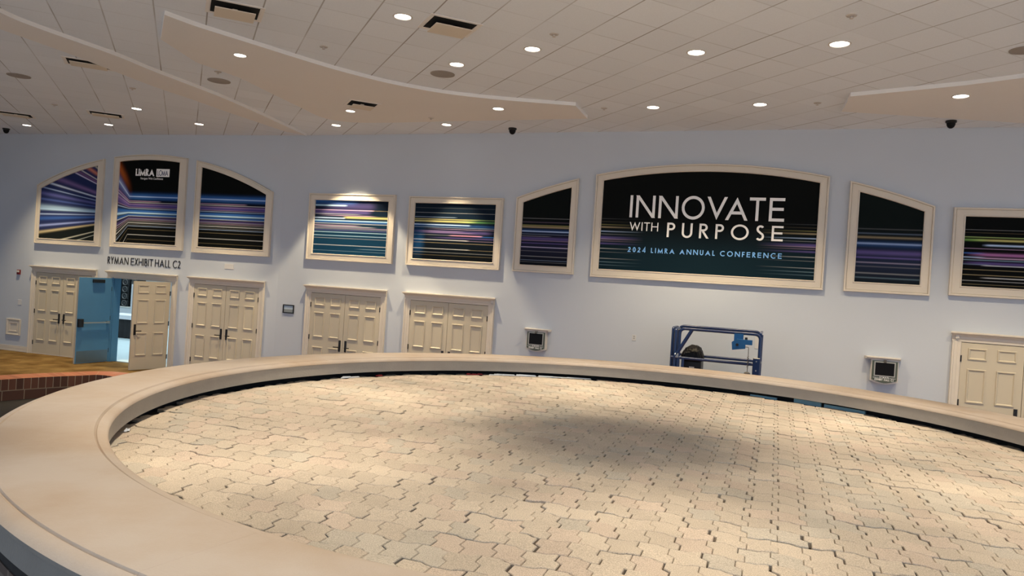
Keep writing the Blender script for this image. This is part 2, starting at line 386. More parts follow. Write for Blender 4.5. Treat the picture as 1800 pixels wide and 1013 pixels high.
strip('tread', edge, inner, 0.002, 0.002, M['bricktop'], st, 0.6)
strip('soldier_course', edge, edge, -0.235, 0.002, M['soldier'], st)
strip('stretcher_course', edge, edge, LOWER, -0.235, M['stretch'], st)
st['kind'] = 'structure'
fb = [p for p in edge if p.x < -7.5 and p.y > 9.0]
fb = fb + [Vector((-7.6, 15.3)), Vector((-8.4, 14.6)), Vector((-9.0, 13.6)), Vector((-10.2, 11.8)), Vector((-12.2, 8.4))]
m = MB(); m.add([(p.x, p.y, LOWER+0.004) for p in fb], [tuple(range(len(fb)))]); m.build('dark_floor_patch', M['darkfloor'], st)  # dark patch of lower floor at the foot of the step
strip('mortar_joint', [p*1.0 for p in offs(edge, -0.004)], offs(edge, -0.004), -0.228, -0.248, M['mortar'], st)

# ------------------------------------------------------------------ planter with paving
pl = thing('round_planter', 'large round raised planter with wide tan stone coping and a paved top', 'planter', (RC.x, RC.y, LOWER))
oz = -LOWER
def ringpart(name, prof, m, n=192, parent=pl, a0=0, a1=2*PI, smooth=True):
    b = MB(); full = abs(a1-a0-2*PI) < 1e-6; k = n if full else n+1
    ls = [[(r*math.cos(a0+(a1-a0)*t/n), r*math.sin(a0+(a1-a0)*t/n), z+oz) for t in range(k)] for r, z in prof]
    if full:
        b.loops(ls+[ls[0]])
    else:
        L2 = [[l[t] for l in ls] for t in range(k)]
        b.loops(L2, True, True)
    return b.build(name, m, parent, smooth=smooth)
ro, ri, T = RO, RI, COP
cop_prof = [(ri+0.052, T-0.007), (ri+0.056, T-0.001), (ri+0.062, T), (ro-0.064, T), (ro-0.058, T-0.001), (ro-0.054, T-0.009), (ro-0.050, T-0.009), (ro-0.045, T-0.004), (ro-0.028, T-0.007), (ro-0.010, T-0.015), (ro, T-0.028), (ro-0.001, T-0.040),
            (ro-0.012, T-0.043), (ro-0.012, T-0.118), (ro-0.03, T-0.122), (ri+0.05, T-0.122), (ri+0.008, T-0.122), (ri+0.006, T-0.036), (ri, T-0.032), (ri+0.001, T-0.024), (ri+0.010, T-0.014), (ri+0.026, T-0.009), (ri+0.044, T-0.007), (ri+0.048, T-0.012)]
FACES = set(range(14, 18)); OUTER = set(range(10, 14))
# each stone of the coping is cut by a fine joint
NSEG = 18; JA = math.radians(100.4)
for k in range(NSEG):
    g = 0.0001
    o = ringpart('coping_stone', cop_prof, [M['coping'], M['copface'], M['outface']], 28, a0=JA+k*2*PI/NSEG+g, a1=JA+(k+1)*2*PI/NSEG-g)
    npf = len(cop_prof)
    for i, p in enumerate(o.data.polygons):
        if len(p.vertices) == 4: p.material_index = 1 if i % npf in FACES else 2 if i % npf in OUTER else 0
ringpart('shadow_band', [(ro-0.04, T-0.120), (ro-0.04, T-0.185), (ro-0.2, T-0.185), (ro-0.2, T-0.120)], M['dark'], smooth=False)  # black ring painted as the shadow gap below the coping
ringpart('base_wall', [(ro-0.036, T-0.18), (ro-0.036, LOWER), (ro-0.25, LOWER), (ro-0.25, T-0.18)], M['basebrick'], smooth=False)
# uv for the base brick
def cyl_uv(o, r):
    me = o.data; uv = me.uv_layers.new(name='UVMap')
    for p in me.polygons:
        aa = [math.atan2(me.vertices[v].co.y, me.vertices[v].co.x) for v in p.vertices]
        if max(aa)-min(aa) > PI: aa = [a+2*PI if a < 0 else a for a in aa]
        for li, vi, a in zip(p.loop_indices, p.vertices, aa): uv.data[li].uv = (a*r, me.vertices[vi].co.z)
cyl_uv([c for c in pl.children if c.name.startswith('base_wall')][0], ro)
ringpart('basin_liner', [(ri+0.10, T-0.12), (ri+0.10, PAVE-0.05), (ri+0.13, PAVE-0.05), (ri+0.13, T-0.12)], M['dark'], smooth=False)
b = MB(); b.lathe([(ri+0.11, PAVE-0.06+oz), (ri+0.11, PAVE-0.019+oz)], 96); b.build('sand_bed', M['sand'], pl)

def pavers():
    vs = []; fs = []; cols = []
    A = 0.013; Bv = 0.010; W, H = 0.2250, 0.1400
    ang = -0.345; ca, sa = math.cos(ang), math.sin(ang)
    def trap(t):
        t = t % 1.0
        if t < 0.38: return 1
        if t < 0.5: return 1-2*(t-0.38)/0.12
        if t < 0.88: return -1
        return -1+2*(t-0.88)/0.12
    rng = random.Random(3)
    nr = int(ri/H)+2; nc = int(ri/W)+2
    for r in range(-nr, nr+1):
        st = (r % 2)*W/2
        for c in range(-nc, nc+1):
            u0 = c*W+st
            if math.hypot(u0+W/2, (r+0.5)*H) > ri+0.17: continue
            jx, jy, jr = rng.gauss(0, 0.0021), rng.gauss(0, 0.0015), rng.gauss(0, 0.008)
            dz = rng.gauss(0, 0.0015); tx, ty = rng.gauss(0, 0.010), rng.gauss(0, 0.010)
            tone = rng.random()
            for h in (0, 1):
                q = tone if rng.random() < 0.5 else rng.random()
                if q < 0.15: col = (0.50, 0.435, 0.335)
                elif q < 0.36: col = (0.55, 0.442, 0.332)
                else: col = (0.54, 0.45, 0.335)
                kk = rng.uniform(0.92, 1.06); col = tuple(x*kk for x in col)
                ua, ub = u0+h*W/2, u0+(h+1)*W/2
                uc, vc = (ua+ub)/2, (r+0.5)*H
                if math.hypot(uc, vc) > ri+0.05: continue
                hb = lambda u: Bv*trap(u/W+0.13)
                def side(u, up):
                    seq = [(0.0, 1), (0.43, 1), (0.57, -1), (1.0, -1)]
                    pts = [(u+A*s, f) for f, s in seq]
                    return pts if up else pts[::-1]
                def conv(u, f):
                    return (u, (r+f)*H + hb(u))
                poly = []
                L = side(ua, False); Rr = side(ub, True)
                nb = 5
                x0, x1 = L[-1][0], Rr[0][0]
                for t in range(nb): poly.append(conv(x0+(x1-x0)*t/nb, 0))
                for p in Rr[:-1]: poly.append(conv(*p))
                x0, x1 = Rr[-1][0], L[0][0]
                for t in range(nb): poly.append(conv(x0+(x1-x0)*t/nb, 1))
                for p in L[:-1]: poly.append(conv(*p))
                gap = 0.0011
                g_end = 0.0016
                n = len(poly)
                def inset(d):
                    out = []
                    for i in range(n):
                        p0, p1, p2 = Vector(poly[i-1]), Vector(poly[i]), Vector(poly[(i+1) % n])
                        e1, e2 = (p1-p0), (p2-p1)
                        n1 = Vector((-e1.y, e1.x)).normalized(); n2 = Vector((-e2.y, e2.x)).normalized()
                        nn = (n1+n2); nn = nn/max(0.5, nn.length_squared/2)
                        out.append(p1+nn*d)
                    return out
                o0 = len(vs)
                mu, mv = u0+W/2, vc
                for d, z in ((gap, -0.020), (gap, -0.003), (gap+0.0024, 0.0)):
                    for p in inset(d):
                        x, y = p.x-mu, p.y-mv
                        if d > 0: pass
                        x2, y2 = (x-jr*y)*0.989, (y+jr*x)*0.994
                        zz = PAVE + z + (dz + tx*x + ty*y if z > -0.01 else 0)
                        X, Y = x2+mu+jx, y2+mv+jy
                        vs.append((X*ca-Y*sa, X*sa+Y*ca, zz+oz))
                for k in range(2):
                    for i in range(n):
                        j = (i+1) % n; fs.append((o0+k*n+i, o0+k*n+j, o0+(k+1)*n+j, o0+(k+1)*n+i))
                fs.append(tuple(o0+2*n+i for i in range(n)))
                cols += [col]*(3*n)
    me = bpy.data.meshes.new('paving'); me.from_pydata(vs, [], fs)
    at = me.color_attributes.new('stone', 'FLOAT_COLOR', 'POINT')
    at.data.foreach_set('color', [x for c in cols for x in (*c, 1.0)])
    me.materials.append(M['paver']); o = bpy.data.objects.new('paving', me); C.objects.link(o); o.parent = pl
    return o
pavers()
# light blue liner strip showing in the gap at the right, joint sealant
for a0, a1, zt in ((0.765, 0.85, -0.004), (0.63, 0.755, -0.012), (0.905, 0.99, -0.022)):
    ringpart('blue_liner_strip', [(ri+0.075, T-0.13+zt), (ri+0.075, PAVE-0.008), (ri+0.095, PAVE-0.008), (ri+0.095, T-0.13+zt)], M['foam'], 16, a0=a0, a1=a1, smooth=False)
# scraps along the far edge of the paving
rs = random.Random(11)
def scrap(kind, px, py, label, L):
    p = in_image_ray(px, py, PAVE+0.004)
    d = Vector((p.x-RC.x, p.y-RC.y)); k = min(1, (ri+0.0)/d.length); p = RC + d*k
    b = MB(); n = 9
    for i in range(3):
        x0 = rs.uniform(-L/2, L/6); x1 = x0+rs.uniform(L/3, L/1.5); h = rs.uniform(0.008, 0.016); yy = rs.uniform(-0.012, 0.012)
        b.loops([[(x0, yy, 0), (x1, yy+0.006, 0), (x1, yy+0.014, 0.002), (x0, yy+0.012, 0.002)], [(x0+0.01, yy+0.002, h), (x1-0.012, yy+0.006, h*0.7), (x1-0.012, yy+0.011, h*0.8), (x0+0.01, yy+0.01, h)]], True, True)
    o = b.build('plastic_scrap', M[kind], loc=(p.x, p.y, PAVE+0.004)); o.rotation_euler = (0, 0, math.atan2(d.y, d.x)-PI/2)
    tag(o, label, 'scrap', 'scraps along the far edge of the paving')
scrap('red', 796, 648, 'left of two dark red plastic scraps by the far coping', 0.10)
scrap('red', 811, 648.5, 'right of two dark red plastic scraps by the far coping', 0.10)
scrap('red', 622, 650, 'dark red scrap at the far left rim of the paving', 0.10)
scrap('scrap', 845, 649, 'white scrap just right of the red scraps at the far coping', 0.16)
scrap('scrap', 884, 650.5, 'white sealant scrap below the far coping, left of the stone joint', 0.24)
scrap('scrap', 930, 653, 'white sealant strip below the coping joint at the back', 0.42)
scrap('scrap', 975, 655, 'white sealant strip under the coping in front of the left kiosk', 0.42)
scrap('scrap', 560, 652, 'pale grey scrap at the far left rim of the paving', 0.22)
scrap('scrap', 193, 757, 'white chip at the leftmost end of the paving', 0.07)

# ------------------------------------------------------------------ stroke lettering
def arc(cx, cy, rx, ry, a0, a1, n=20): return [(cx+rx*math.cos(math.radians(a0+(a1-a0)*i/n)), cy+ry*math.sin(math.radians(a0+(a1-a0)*i/n))) for i in range(n+1)]
def glyph(ch, t):
    h = t/2
    if ch == 'I': return [[(h,0),(h,1)]], t
    e = h/0.36
    if ch == 'N': return [[(h,0),(h,1)], [(h*0.9,1),(0.92-h*0.9,0)], [(0.92-h,0),(0.92-h,1)]], 0.92
    if ch == 'O': return [arc(0.53,0.5,0.53-h,0.52-h,90,450,40)], 1.06
    if ch == 'C': return [arc(0.53,0.5,0.53-h,0.52-h,48,312,30)], 0.92
    if ch == 'V': return [[(h*1.1,1),(0.46,e-0.03),(0.92-h*1.1,1)]], 0.92
    if ch == 'A': return [[(h*1.1,0),(0.50,1.03-e),(1.0-h*1.1,0)], [(0.24,0.32),(0.76,0.32)]], 1.0
    if ch == 'T': return [[(0,1-h),(0.70,1-h)], [(0.35,0),(0.35,1)]], 0.70
    if ch == 'E': return [[(0.66,h),(h,h),(h,1-h),(0.66,1-h)], [(h,0.52),(0.62,0.52)]], 0.66
    if ch == 'F': return [[(h,0),(h,1-h),(0.48,1-h)], [(h,0.50),(0.45,0.50)]], 0.48
    if ch == 'L': return [[(h,1),(h,h),(0.46,h)]], 0.46
    if ch == 'H': return [[(h,0),(h,1)], [(0.80-h,0),(0.80-h,1)], [(h,0.52),(0.80-h,0.52)]], 0.80
    if ch == 'W': return [[(0.06,1),(0.34,e*1.1-0.03),(0.62,1.03-e*1.1),(0.90,e*1.1-0.03),(1.18,1)]], 1.24
    if ch == 'M': return [[(h,0),(0.17,1.02-e*1.25),(0.50,e*0.6),(0.83,1.02-e*1.25),(1.0-h,0)]], 1.0
    if ch == 'P': return [[(h,0),(h,1-h),(0.26,1-h)]+arc(0.26,0.74,0.25-h,0.26-h,90,-90,14)+[(h,0.48+h)]], 0.52
    if ch == 'R': return [[(h,0),(h,1-h),(0.26,1-h)]+arc(0.26,0.74,0.25-h,0.26-h,90,-90,14)+[(h,0.48+h)], [(0.22,0.49),(0.53,0)]], 0.57
    if ch == 'B': return [[(h,h),(h,1-h),(0.26,1-h)]+arc(0.26,0.76,0.22-h,0.24-h,90,-90,12)+[(h,0.52)], [(0.26,0.52)]+arc(0.28,0.27,0.25-h,0.27-h,90,-90,12)+[(h,h)]], 0.54
    if ch == 'U': return [[(h,1),(h,0.34)]+arc(0.33,0.34,0.33-h,0.35-h,180,360,16)+[(0.66-h,1)]], 0.66
    if ch == 'S': return [arc(0.26,0.75,0.22-h*0.8,0.26-h,35,250,14)+arc(0.24,0.27,0.25-h,0.28-h,75,-145,16)], 0.50
    if ch == 'Y': return [[(0.05,1),(0.33,0.48),(0.61,1)], [(0.33,0),(0.33,0.5)]], 0.66
    if ch == 'X': return [[(0.06,1),(0.60,0)], [(0.60,1),(0.06,0)]], 0.66
    if ch == '2': return [arc(0.26,0.72,0.24-h,0.28-h,165,-35,14)+[(0.06,h),(0.52,h)]], 0.54
    if ch == '0': return [arc(0.28,0.5,0.28-h,0.51-h,90,450,28)], 0.56
    if ch == '4': return [[(0.42,0),(0.42,0.97),(0.05,0.27),(0.56,0.27)]], 0.58
    return [], 0.40
def stroke(mb, pts, t, y0, y1, tr):
    P = [Vector(p) for p in pts]
    P = [p for i, p in enumerate(P) if i == 0 or (p-P[i-1]).length > 1e-5]
    closed = (P[0]-P[-1]).length < 1e-4
    if closed: P = P[:-1]
    n = len(P); A, B = [], []
    for i in range(n):
        if closed: a, b = P[i]-P[i-1], P[(i+1) % n]-P[i]
        else: a = P[i]-P[max(i-1,0)] if i else P[1]-P[0]; b = P[min(i+1,n-1)]-P[i] if i < n-1 else a
        n1 = Vector((-a.y,a.x)).normalized(); n2 = Vector((-b.y,b.x)).normalized()
        mm = n1+n2; mm = mm/max(0.16, mm.length_squared/2)
        if not closed and i in (0, n-1) and (P[i].y < 1e-4 or P[i].y > 1-1e-4) and abs(a.normalized().y) > 0.5:
            d = a.normalized(); mm = Vector((-1.0 if d.y > 0 else 1.0, 0))/abs(d.y)      # level cut on the cap line or base line
        A.append(P[i]+mm*t/2); B.append(P[i]-mm*t/2)
    idx = list(range(n))+([0] if closed else [])
    ls = []
    for i in idx:
        a, b = tr(A[i]), tr(B[i]); ls.append([(a[0],y0,a[1]),(b[0],y0,b[1]),(b[0],y1,b[1]),(a[0],y1,a[1])])
    mb.loops(ls, not closed, not closed)
def write(mb, text, x0, x1, z, cap, t, y0, y1, gap=0.16, space=0.45):
    """letters of height cap from x0 to x1; gap and widths in cap units are fitted to the run"""
    W = 0; gl = []
    for i, ch in enumerate(text):
        g, wd = glyph(ch, t)
        if ch == ' ': wd = space
        if text[i-1:i+1] == 'VA' and i: W -= 0.24
        if text[i-1:i+1] == 'AT' and i: W -= 0.12
        if text[i-1:i+1] == 'OV' and i: W -= 0.07
        gl.append((g, wd, W)); W += wd+(gap if i < len(text)-1 else 0)
    k = (x1-x0)/W
    for g, wd, off in gl:
        for si, s in enumerate(g): stroke(mb, s, t, y0-0.0004*si, y1, lambda p, off=off: (x0+(off+p[0])*k, z+p[1]*cap))
def font_mesh(text, size, mname, parent, m, loc, width=None):
    cu = bpy.data.curves.new(mname, 'FONT'); cu.body = text; cu.size = size; cu.extrude = 0.001; cu.align_x = 'CENTER'
    t = bpy.data.objects.new('tmp', cu); C.objects.link(t); bpy.context.view_layer.update()
    me = bpy.data.meshes.new_from_object(t.evaluated_get(bpy.context.evaluated_depsgraph_get()))
    bpy.data.objects.remove(t); me.name = mname; me.materials.clear(); me.materials.append(m)
    if width:
        xs = [v.co.x for v in me.vertices]; k = width/(max(xs)-min(xs))
        for v in me.vertices: v.co.x *= k
    for v in me.vertices: v.co = (v.co.x, -v.co.z, v.co.y)
    o = bpy.data.objects.new(mname, me); C.objects.link(o); o.parent = parent; o.location = loc
    return o

# ------------------------------------------------------------------ framed banners
def gauss(d, w): return math.exp(-(d/w)**2)
def sstep(a, b, x):
    if a == b: return 1.0 if x > a else 0.0
    t = max(0, min(1, (x-a)/(b-a))); return t*t*(3-2*t)
def add(c, k, col): return (c[0]+k*col[0], c[1]+k*col[1], c[2]+k*col[2])
WH, BW, PK, PU, YE, GO, CY, BL, TE = (0.72,0.74,0.76), (0.50,0.66,0.95), (0.62,0.42,0.62), (0.13,0.09,0.30), (0.60,0.56,0.20), (0.52,0.42,0.24), (0.46,0.70,0.88), (0.03,0.12,0.40), (0.01,0.07,0.12)
# streak: z, half width, colour, strength, x from, x to (as fractions of the panel), softness of the ends
def streaks(z, u, L, c):
    for s in L:
        zz, wd, col, k = s[:4]; wd *= 0.74 if wd < 0.03 else 0.85; x0, x1, so = (s[4:] if len(s) > 4 else (-1, 2, 0.1))
        d = z-zz
        if abs(d) > 3*wd: continue
        g = gauss(d, wd)*k
        if x0 > -1: g *= sstep(x0-so, x0+so, u)
        if x1 < 2: g *= 1-sstep(x1-so*0.4, x1+so*0.4, u)
        c = add(c, g, col)
    return c
S_C = [(4.30,0.07,BL,0.8),(4.27,0.016,BW,0.8),(4.225,0.05,BL,0.5),(4.155,0.012,PK,0.7,-1,0.7,0.1),(4.12,0.010,WH,0.75),(4.06,0.045,PU,0.7),(4.075,0.008,PK,0.35),(4.0,0.012,PK,0.35),(4.02,0.03,(0.02,0.02,0.14),0.8),(3.965,0.010,BW,0.7),(3.90,0.04,BL,1.0),(3.855,0.022,CY,0.9),(3.80,0.03,BL,0.8),(3.775,0.010,WH,0.6),
       (3.72,0.03,PU,0.5),(3.70,0.010,WH,0.3),(3.67,0.008,PK,0.5),(3.64,0.010,WH,0.25),(3.60,0.011,WH,0.75),(3.555,0.007,WH,0.2),(3.52,0.010,BW,0.55),(3.44,0.007,GO,0.35),(3.30,0.010,WH,0.62),(3.18,0.006,GO,0.3)]
S_D = [(4.32,0.10,BL,0.5,-1,0.55,0.2),(4.215,0.020,CY,1.0,-1,0.43,0.03),(4.20,0.09,PU,0.35,0.2,0.8,0.2),(4.11,0.011,PK,1.0,-1,0.8,0.05),(4.11,0.008,GO,0.4,0.75,2,0.1),(4.06,0.05,PU,0.55,-1,0.75,0.15),(4.02,0.008,WH,0.6,-1,0.6,0.2),(3.985,0.010,PK,0.8,0.2,0.8,0.2),
       (3.945,0.028,YE,1.0,0.42,2,0.04),(3.925,0.018,BW,0.9,-1,0.42,0.03),(3.865,0.014,CY,1.0),(3.84,0.03,BL,0.7),(3.80,0.010,WH,0.6),(3.755,0.016,PK,0.5,-1,0.6,0.2),(3.73,0.012,WH,0.55,0.1,0.8,0.2),(3.70,0.010,PK,0.5,-1,2,0.1),(3.675,0.008,WH,0.35),(3.645,0.010,PU,0.7),(3.60,0.010,CY,0.8),
       (3.52,0.010,CY,0.75),(3.46,0.007,WH,0.4),(3.30,0.010,WH,0.7),(3.23,0.006,CY,0.6,0.65,2,0.1),(3.17,0.006,CY,0.3)]
S_E = [(4.22,0.006,WH,0.12),(4.115,0.007,WH,0.35),(4.02,0.009,BW,0.45,-1,0.52,0.05),(3.975,0.012,YE,0.8,-1,0.72,0.3),(3.93,0.022,YE,0.95,-1,0.72,0.25),(3.93,0.026,(0.12,0.32,0.08),0.7,0.62,2,0.1),(3.98,0.010,(0.3,0.45,0.15),0.7,0.65,2,0.1),(3.855,0.014,BW,1.0,-1,0.70,0.02),(3.84,0.03,BL,0.4),(3.80,0.008,BW,0.5),(3.765,0.007,PK,0.7,0.3,2,0.2),
       (3.70,0.035,PU,0.6,0.1,0.95,0.2),(3.715,0.009,PK,0.5,0.1,0.6,0.2),(3.685,0.008,PK,0.45,0.15,0.75,0.2),(3.63,0.014,(0.8,0.35,0.5),0.9,0.47,0.85,0.05),(3.62,0.012,BL,1.0,0.8,2,0.1),(3.63,0.007,WH,0.35,-1,0.5,0.1),(3.575,0.020,PU,0.6,0.3,2,0.2),(3.525,0.011,WH,0.8,-1,0.68,0.05),(3.52,0.007,PK,0.4,0.6,2,0.1),(3.46,0.007,GO,0.6),(3.33,0.009,WH,0.75,-1,0.70,0.05),(3.325,0.006,GO,0.45,0.6,2,0.1),(3.25,0.008,WH,0.3),(3.19,0.006,GO,0.3),
       (4.0,0.7,(0.005,0.02,0.05),0.5),(3.5,0.3,(0.01,0.08,0.22),0.8,-1,0.12,0.12)]
S_F = [(4.06,0.007,WH,0.25),(3.98,0.008,PK,0.2),(3.915,0.010,YE,0.55),(3.88,0.022,GO,0.65),(3.79,0.014,BW,0.85),(3.80,0.04,BL,0.35),(3.73,0.007,BW,0.3),(3.69,0.008,WH,0.25,-1,0.6,0.2),(3.64,0.035,PU,0.6),(3.60,0.01,PK,0.35),(3.545,0.010,PU,0.9),(3.46,0.011,(0.6,0.55,0.8),0.8),(3.38,0.007,WH,0.2),(3.27,0.009,WH,0.35),(3.19,0.008,BW,0.3),(3.15,0.006,WH,0.2),(3.5,0.35,(0.015,0.015,0.045),0.8)]
S_H = [(4.06,0.014,WH,0.08),(3.98,0.016,BW,0.16),(3.91,0.026,GO,0.42),(3.80,0.022,BW,0.5),(3.79,0.06,BL,0.35),(3.64,0.05,PU,0.65),(3.55,0.02,PU,0.7),(3.46,0.016,(0.5,0.45,0.6),0.4),(3.39,0.014,WH,0.10),(3.27,0.016,WH,0.22),(3.19,0.016,CY,0.15),(3.5,0.35,(0.012,0.016,0.05),0.9)]
S_I = [(4.10,0.006,WH,0.25),(4.05,0.005,GO,0.2),(3.975,0.010,(0.4,0.55,0.2),0.8),(3.925,0.024,(0.2,0.42,0.10),0.8,-1,0.16,0.12),(3.925,0.022,YE,0.95,0.14,2,0.12),(3.84,0.02,BW,1.0,0.17,2,0.03),(3.78,0.008,PK,0.6),(3.70,0.014,BL,1.0,-1,0.15,0.1),(3.68,0.03,(0.45,0.18,0.42),0.9,0.1,2,0.1),(3.63,0.014,BW,0.7,-1,0.15,0.1),(3.62,0.014,PK,0.9,0.12,2,0.08),(3.585,0.010,CY,0.5),(3.53,0.03,PU,0.8,0.05,2,0.1),(3.51,0.007,CY,0.35,-1,0.2,0.1),(3.495,0.010,WH,0.9,0.16,2,0.03),(3.42,0.007,GO,0.6),(3.33,0.008,GO,0.6),(3.285,0.010,WH,0.8,0.17,2,0.04),(3.23,0.007,WH,0.45),(3.17,0.006,GO,0.35)]
def art_C(u, x, z): return streaks(z, u, S_C, (0.004, 0.005, 0.005))
def art_D(u, x, z):
    k = sstep(4.2, 3.3, z)
    c = (0.006+0.002*k, 0.012+0.030*k, 0.026+0.064*k)
    c = add(c, sstep(4.15, 4.4, z)*(1-sstep(0.3, 0.9, u)), (0.0, 0.025, 0.09))
    return streaks(z, u, S_D, c)
def art_E(u, x, z): return streaks(z, u, S_E, (0.004, 0.005, 0.005))
def art_F(u, x, z): return streaks(z, u, S_F, (0.005, 0.007, 0.007))
def art_H(u, x, z): return streaks(z, u, S_H, (0.006, 0.010, 0.010))
def art_I(u, x, z): return streaks(z, u, S_I, (0.004, 0.005, 0.005))
S_G = [(4.1,0.006,WH,0.12),(3.98,0.010,YE,0.4),(3.93,0.018,GO,0.75),(3.845,0.012,BW,0.95),(3.79,0.007,WH,0.4),(3.72,0.03,PU,0.9),(3.69,0.012,PK,0.55),(3.65,0.010,PK,0.4),(3.60,0.02,PU,0.8),(3.50,0.009,WH,0.6),(3.43,0.006,WH,0.3),(3.30,0.008,WH,0.5),(3.23,0.008,CY,0.35),(3.17,0.007,CY,0.25),(4.04,0.006,GO,0.2)]
def art_G(u, x, z):
    k = sstep(4.2, 3.3, z)
    c = (0.005+0.001*k, 0.006+0.012*k, 0.006+0.022*k)
    e = max(0, 1-u/0.22)**1.3 if u < 0.5 else max(0, 1-(1-u)/0.26)**1.3
    s = streaks(z, u, S_G, (0,0,0)); return add(c, e, s)
def art_B(u, x, z):
    g = 1.0 if u > 0.19 else 1+1.05*(0.19-u)/0.19
    q = 3.90+(z-3.90)/g
    c = streaks(q, u, S_C, (0.004, 0.005, 0.005))
    l = 1-sstep(0.10, 0.24, u)
    c = add(c, l*gauss(q-4.12, 0.10), (0.16, 0.10, 0.22)); c = add(c, l*gauss(q-4.28, 0.05), (0.25, 0.22, 0.24))
    # orange flare along the upper left edge
    zb = 4.50+(0.19-u)*2.6
    c = add(c, sstep(0.26, 0.02, u)*gauss(z-zb, 0.15), (0.40, 0.09, 0.015))
    return c
S_A = [(4.95,0.03,(0.6,0.55,0.35),0.8),(4.80,0.055,(0.55,0.17,0.035),1.0),(4.66,0.018,(0.65,0.6,0.55),0.9),(4.60,0.035,(0.2,0.07,0.14),0.6),(4.55,0.016,(0.6,0.55,0.7),1.0),(4.32,0.05,(0.18,0.10,0.22),0.8),(4.215,0.020,(0.6,0.68,0.8),1.0),(4.13,0.012,BW,0.6),(4.05,0.03,(0.10,0.10,0.28),0.7),(3.97,0.02,(0.06,0.10,0.28),0.7),(3.86,0.04,CY,0.55),(3.83,0.02,CY,0.5),(3.76,0.014,BW,0.6),(3.70,0.03,BL,0.6),(3.60,0.022,(0.3,0.38,0.7),0.8),(3.51,0.026,(0.5,0.42,0.24),0.95),(3.33,0.016,(0.6,0.6,0.5),0.8),(3.24,0.012,(0.55,0.6,0.55),0.7)]
def art_A(u, x, z):
    g = 1.0+0.95*(1-u)**1.0
    q = 3.80+(z-3.80)/g
    k = sstep(3.50, 3.56, q)
    c = (0.010+0.012*k, 0.014+0.018*k, 0.014+0.095*k)
    return streaks(q, u, S_A, c)

def banner(side, ox, ix, oz_, iz, otop, itop, art, label, dep=0.065, cols=44):
    """ox, ix: outer and inner x range; oz_, iz: bottoms; otop, itop: functions giving the top at x"""
    xc = (ox[0]+ox[1])/2
    t = thing('framed_banner', label, 'banner', wl(side, xc, 0, oz_), wrot(side), 'framed light streak banners on the wall')
    n = 24
    def loop(x0, x1, zb, top): return [(x0, zb), (x1, zb)] + [(x1+(x0-x1)*i/n, top(x1+(x0-x1)*i/n)) for i in range(n+1)]
    lo, li = loop(ox[0], ox[1], oz_, otop), loop(ix[0], ix[1], iz, itop)
    def mixl(k, y): return [(a[0]*(1-k)+b[0]*k-xc, y, a[1]*(1-k)+b[1]*k-oz_) for a, b in zip(lo, li)]
    b = MB()
    b.loops([mixl(0, 0), mixl(0, -dep), mixl(0.03, -dep-0.008), mixl(0.17, -dep-0.008), mixl(0.20, -dep+0.018), mixl(0.26, -dep+0.010), mixl(0.84, -dep+0.004), mixl(0.90, -dep-0.006), mixl(0.97, -dep-0.004), mixl(1.0, -dep+0.01), mixl(1.0, -0.02), mixl(1.0, 0)])
    b.build('frame', M['cream'], t)
    # printed panel
    rows = 300; vs = []; cs = []
    x0, x1 = ix
    for i in range(cols+1):
        u = i/cols; x = x0+(x1-x0)*u; zt = itop(x)
        for j in range(rows+1):
            z = iz+(zt-iz)*j/rows; vs.append((x-xc, -0.035, z-oz_)); cc = art(u, x, z); cs += [min(0.85, cc[0]), min(0.85, cc[1]), min(0.85, cc[2]), 1.0]
    fs = [(i*(rows+1)+j, (i+1)*(rows+1)+j, (i+1)*(rows+1)+j+1, i*(rows+1)+j+1) for i in range(cols) for j in range(rows)]
    me = bpy.data.meshes.new('printed_panel'); me.from_pydata(vs, [], fs)
    at = me.color_attributes.new('art', 'FLOAT_COLOR', 'POINT'); at.data.foreach_set('color', cs)
    me.materials.append(M['art']); o = bpy.data.objects.new('printed_panel', me); C.objects.link(o); o.parent = t
    return t, xc
def arch(c, R, top): return lambda x: top-(R-math.sqrt(max(0, R*R-(x-c)**2)))
flat = lambda z: (lambda x: z)
OB, IB = 2.937, 3.088
ao, ai = arch(-3.885, 8.13, 5.342), arch(-3.885, 7.98, 5.203)
banner('L', (-7.50,-5.333), (-7.375,-5.512), OB, 3.078, ao, ai, art_A, 'leftmost arched framed banner with fanning blue and orange light streaks', cols=170)
tB, xB = banner('L', (-5.005,-2.765), (-4.832,-2.97), OB+0.02, 3.087, ao, ai, art_B, 'tall framed banner with two white logos above the open doors', cols=220)
banner('L', (-2.475,-0.262), (-2.31,-0.434), OB, 3.090, ao, ai, art_C, 'framed banner sloping down to the right, with blue and purple streaks over black', cols=150)
banner('R', (0.787,3.075), (0.958,2.909), OB, OB+0.152, flat(4.486), flat(4.328), art_D, 'framed rectangular banner with teal streaks and a scallop of light above its frame')
banner('R', (3.424,5.663), (3.579,5.50), OB, OB+0.155, flat(4.464), flat(4.318), art_E, 'framed rectangular banner with yellow and pink streaks left of the slanted one')
bo, bi = arch(9.825, 10.76, 5.205), arch(9.825, 10.62, 5.055)
banner('R', (5.957,7.283), (6.113,7.141), OB, 3.088, bo, bi, art_F, 'narrow framed banner rising to the right, just left of the big banner', cols=150)
tG, xG = banner('R', (7.64,11.988), (7.803,11.826), OB-0.02, 3.085, bo, bi, art_G, 'large arched framed banner reading INNOVATE WITH PURPOSE', cols=120)
banner('R', (12.33,13.70), (12.50,13.537), OB-0.012, 3.106, bo, bi, art_H, 'narrow framed banner falling to the right, just right of the big banner', cols=150)
banner('R', (13.985,16.25), (14.17,16.09), OB+0.02, 3.128, flat(4.475), flat(4.322), art_I, 'framed rectangular banner cut by the right edge, above the rightmost doors')
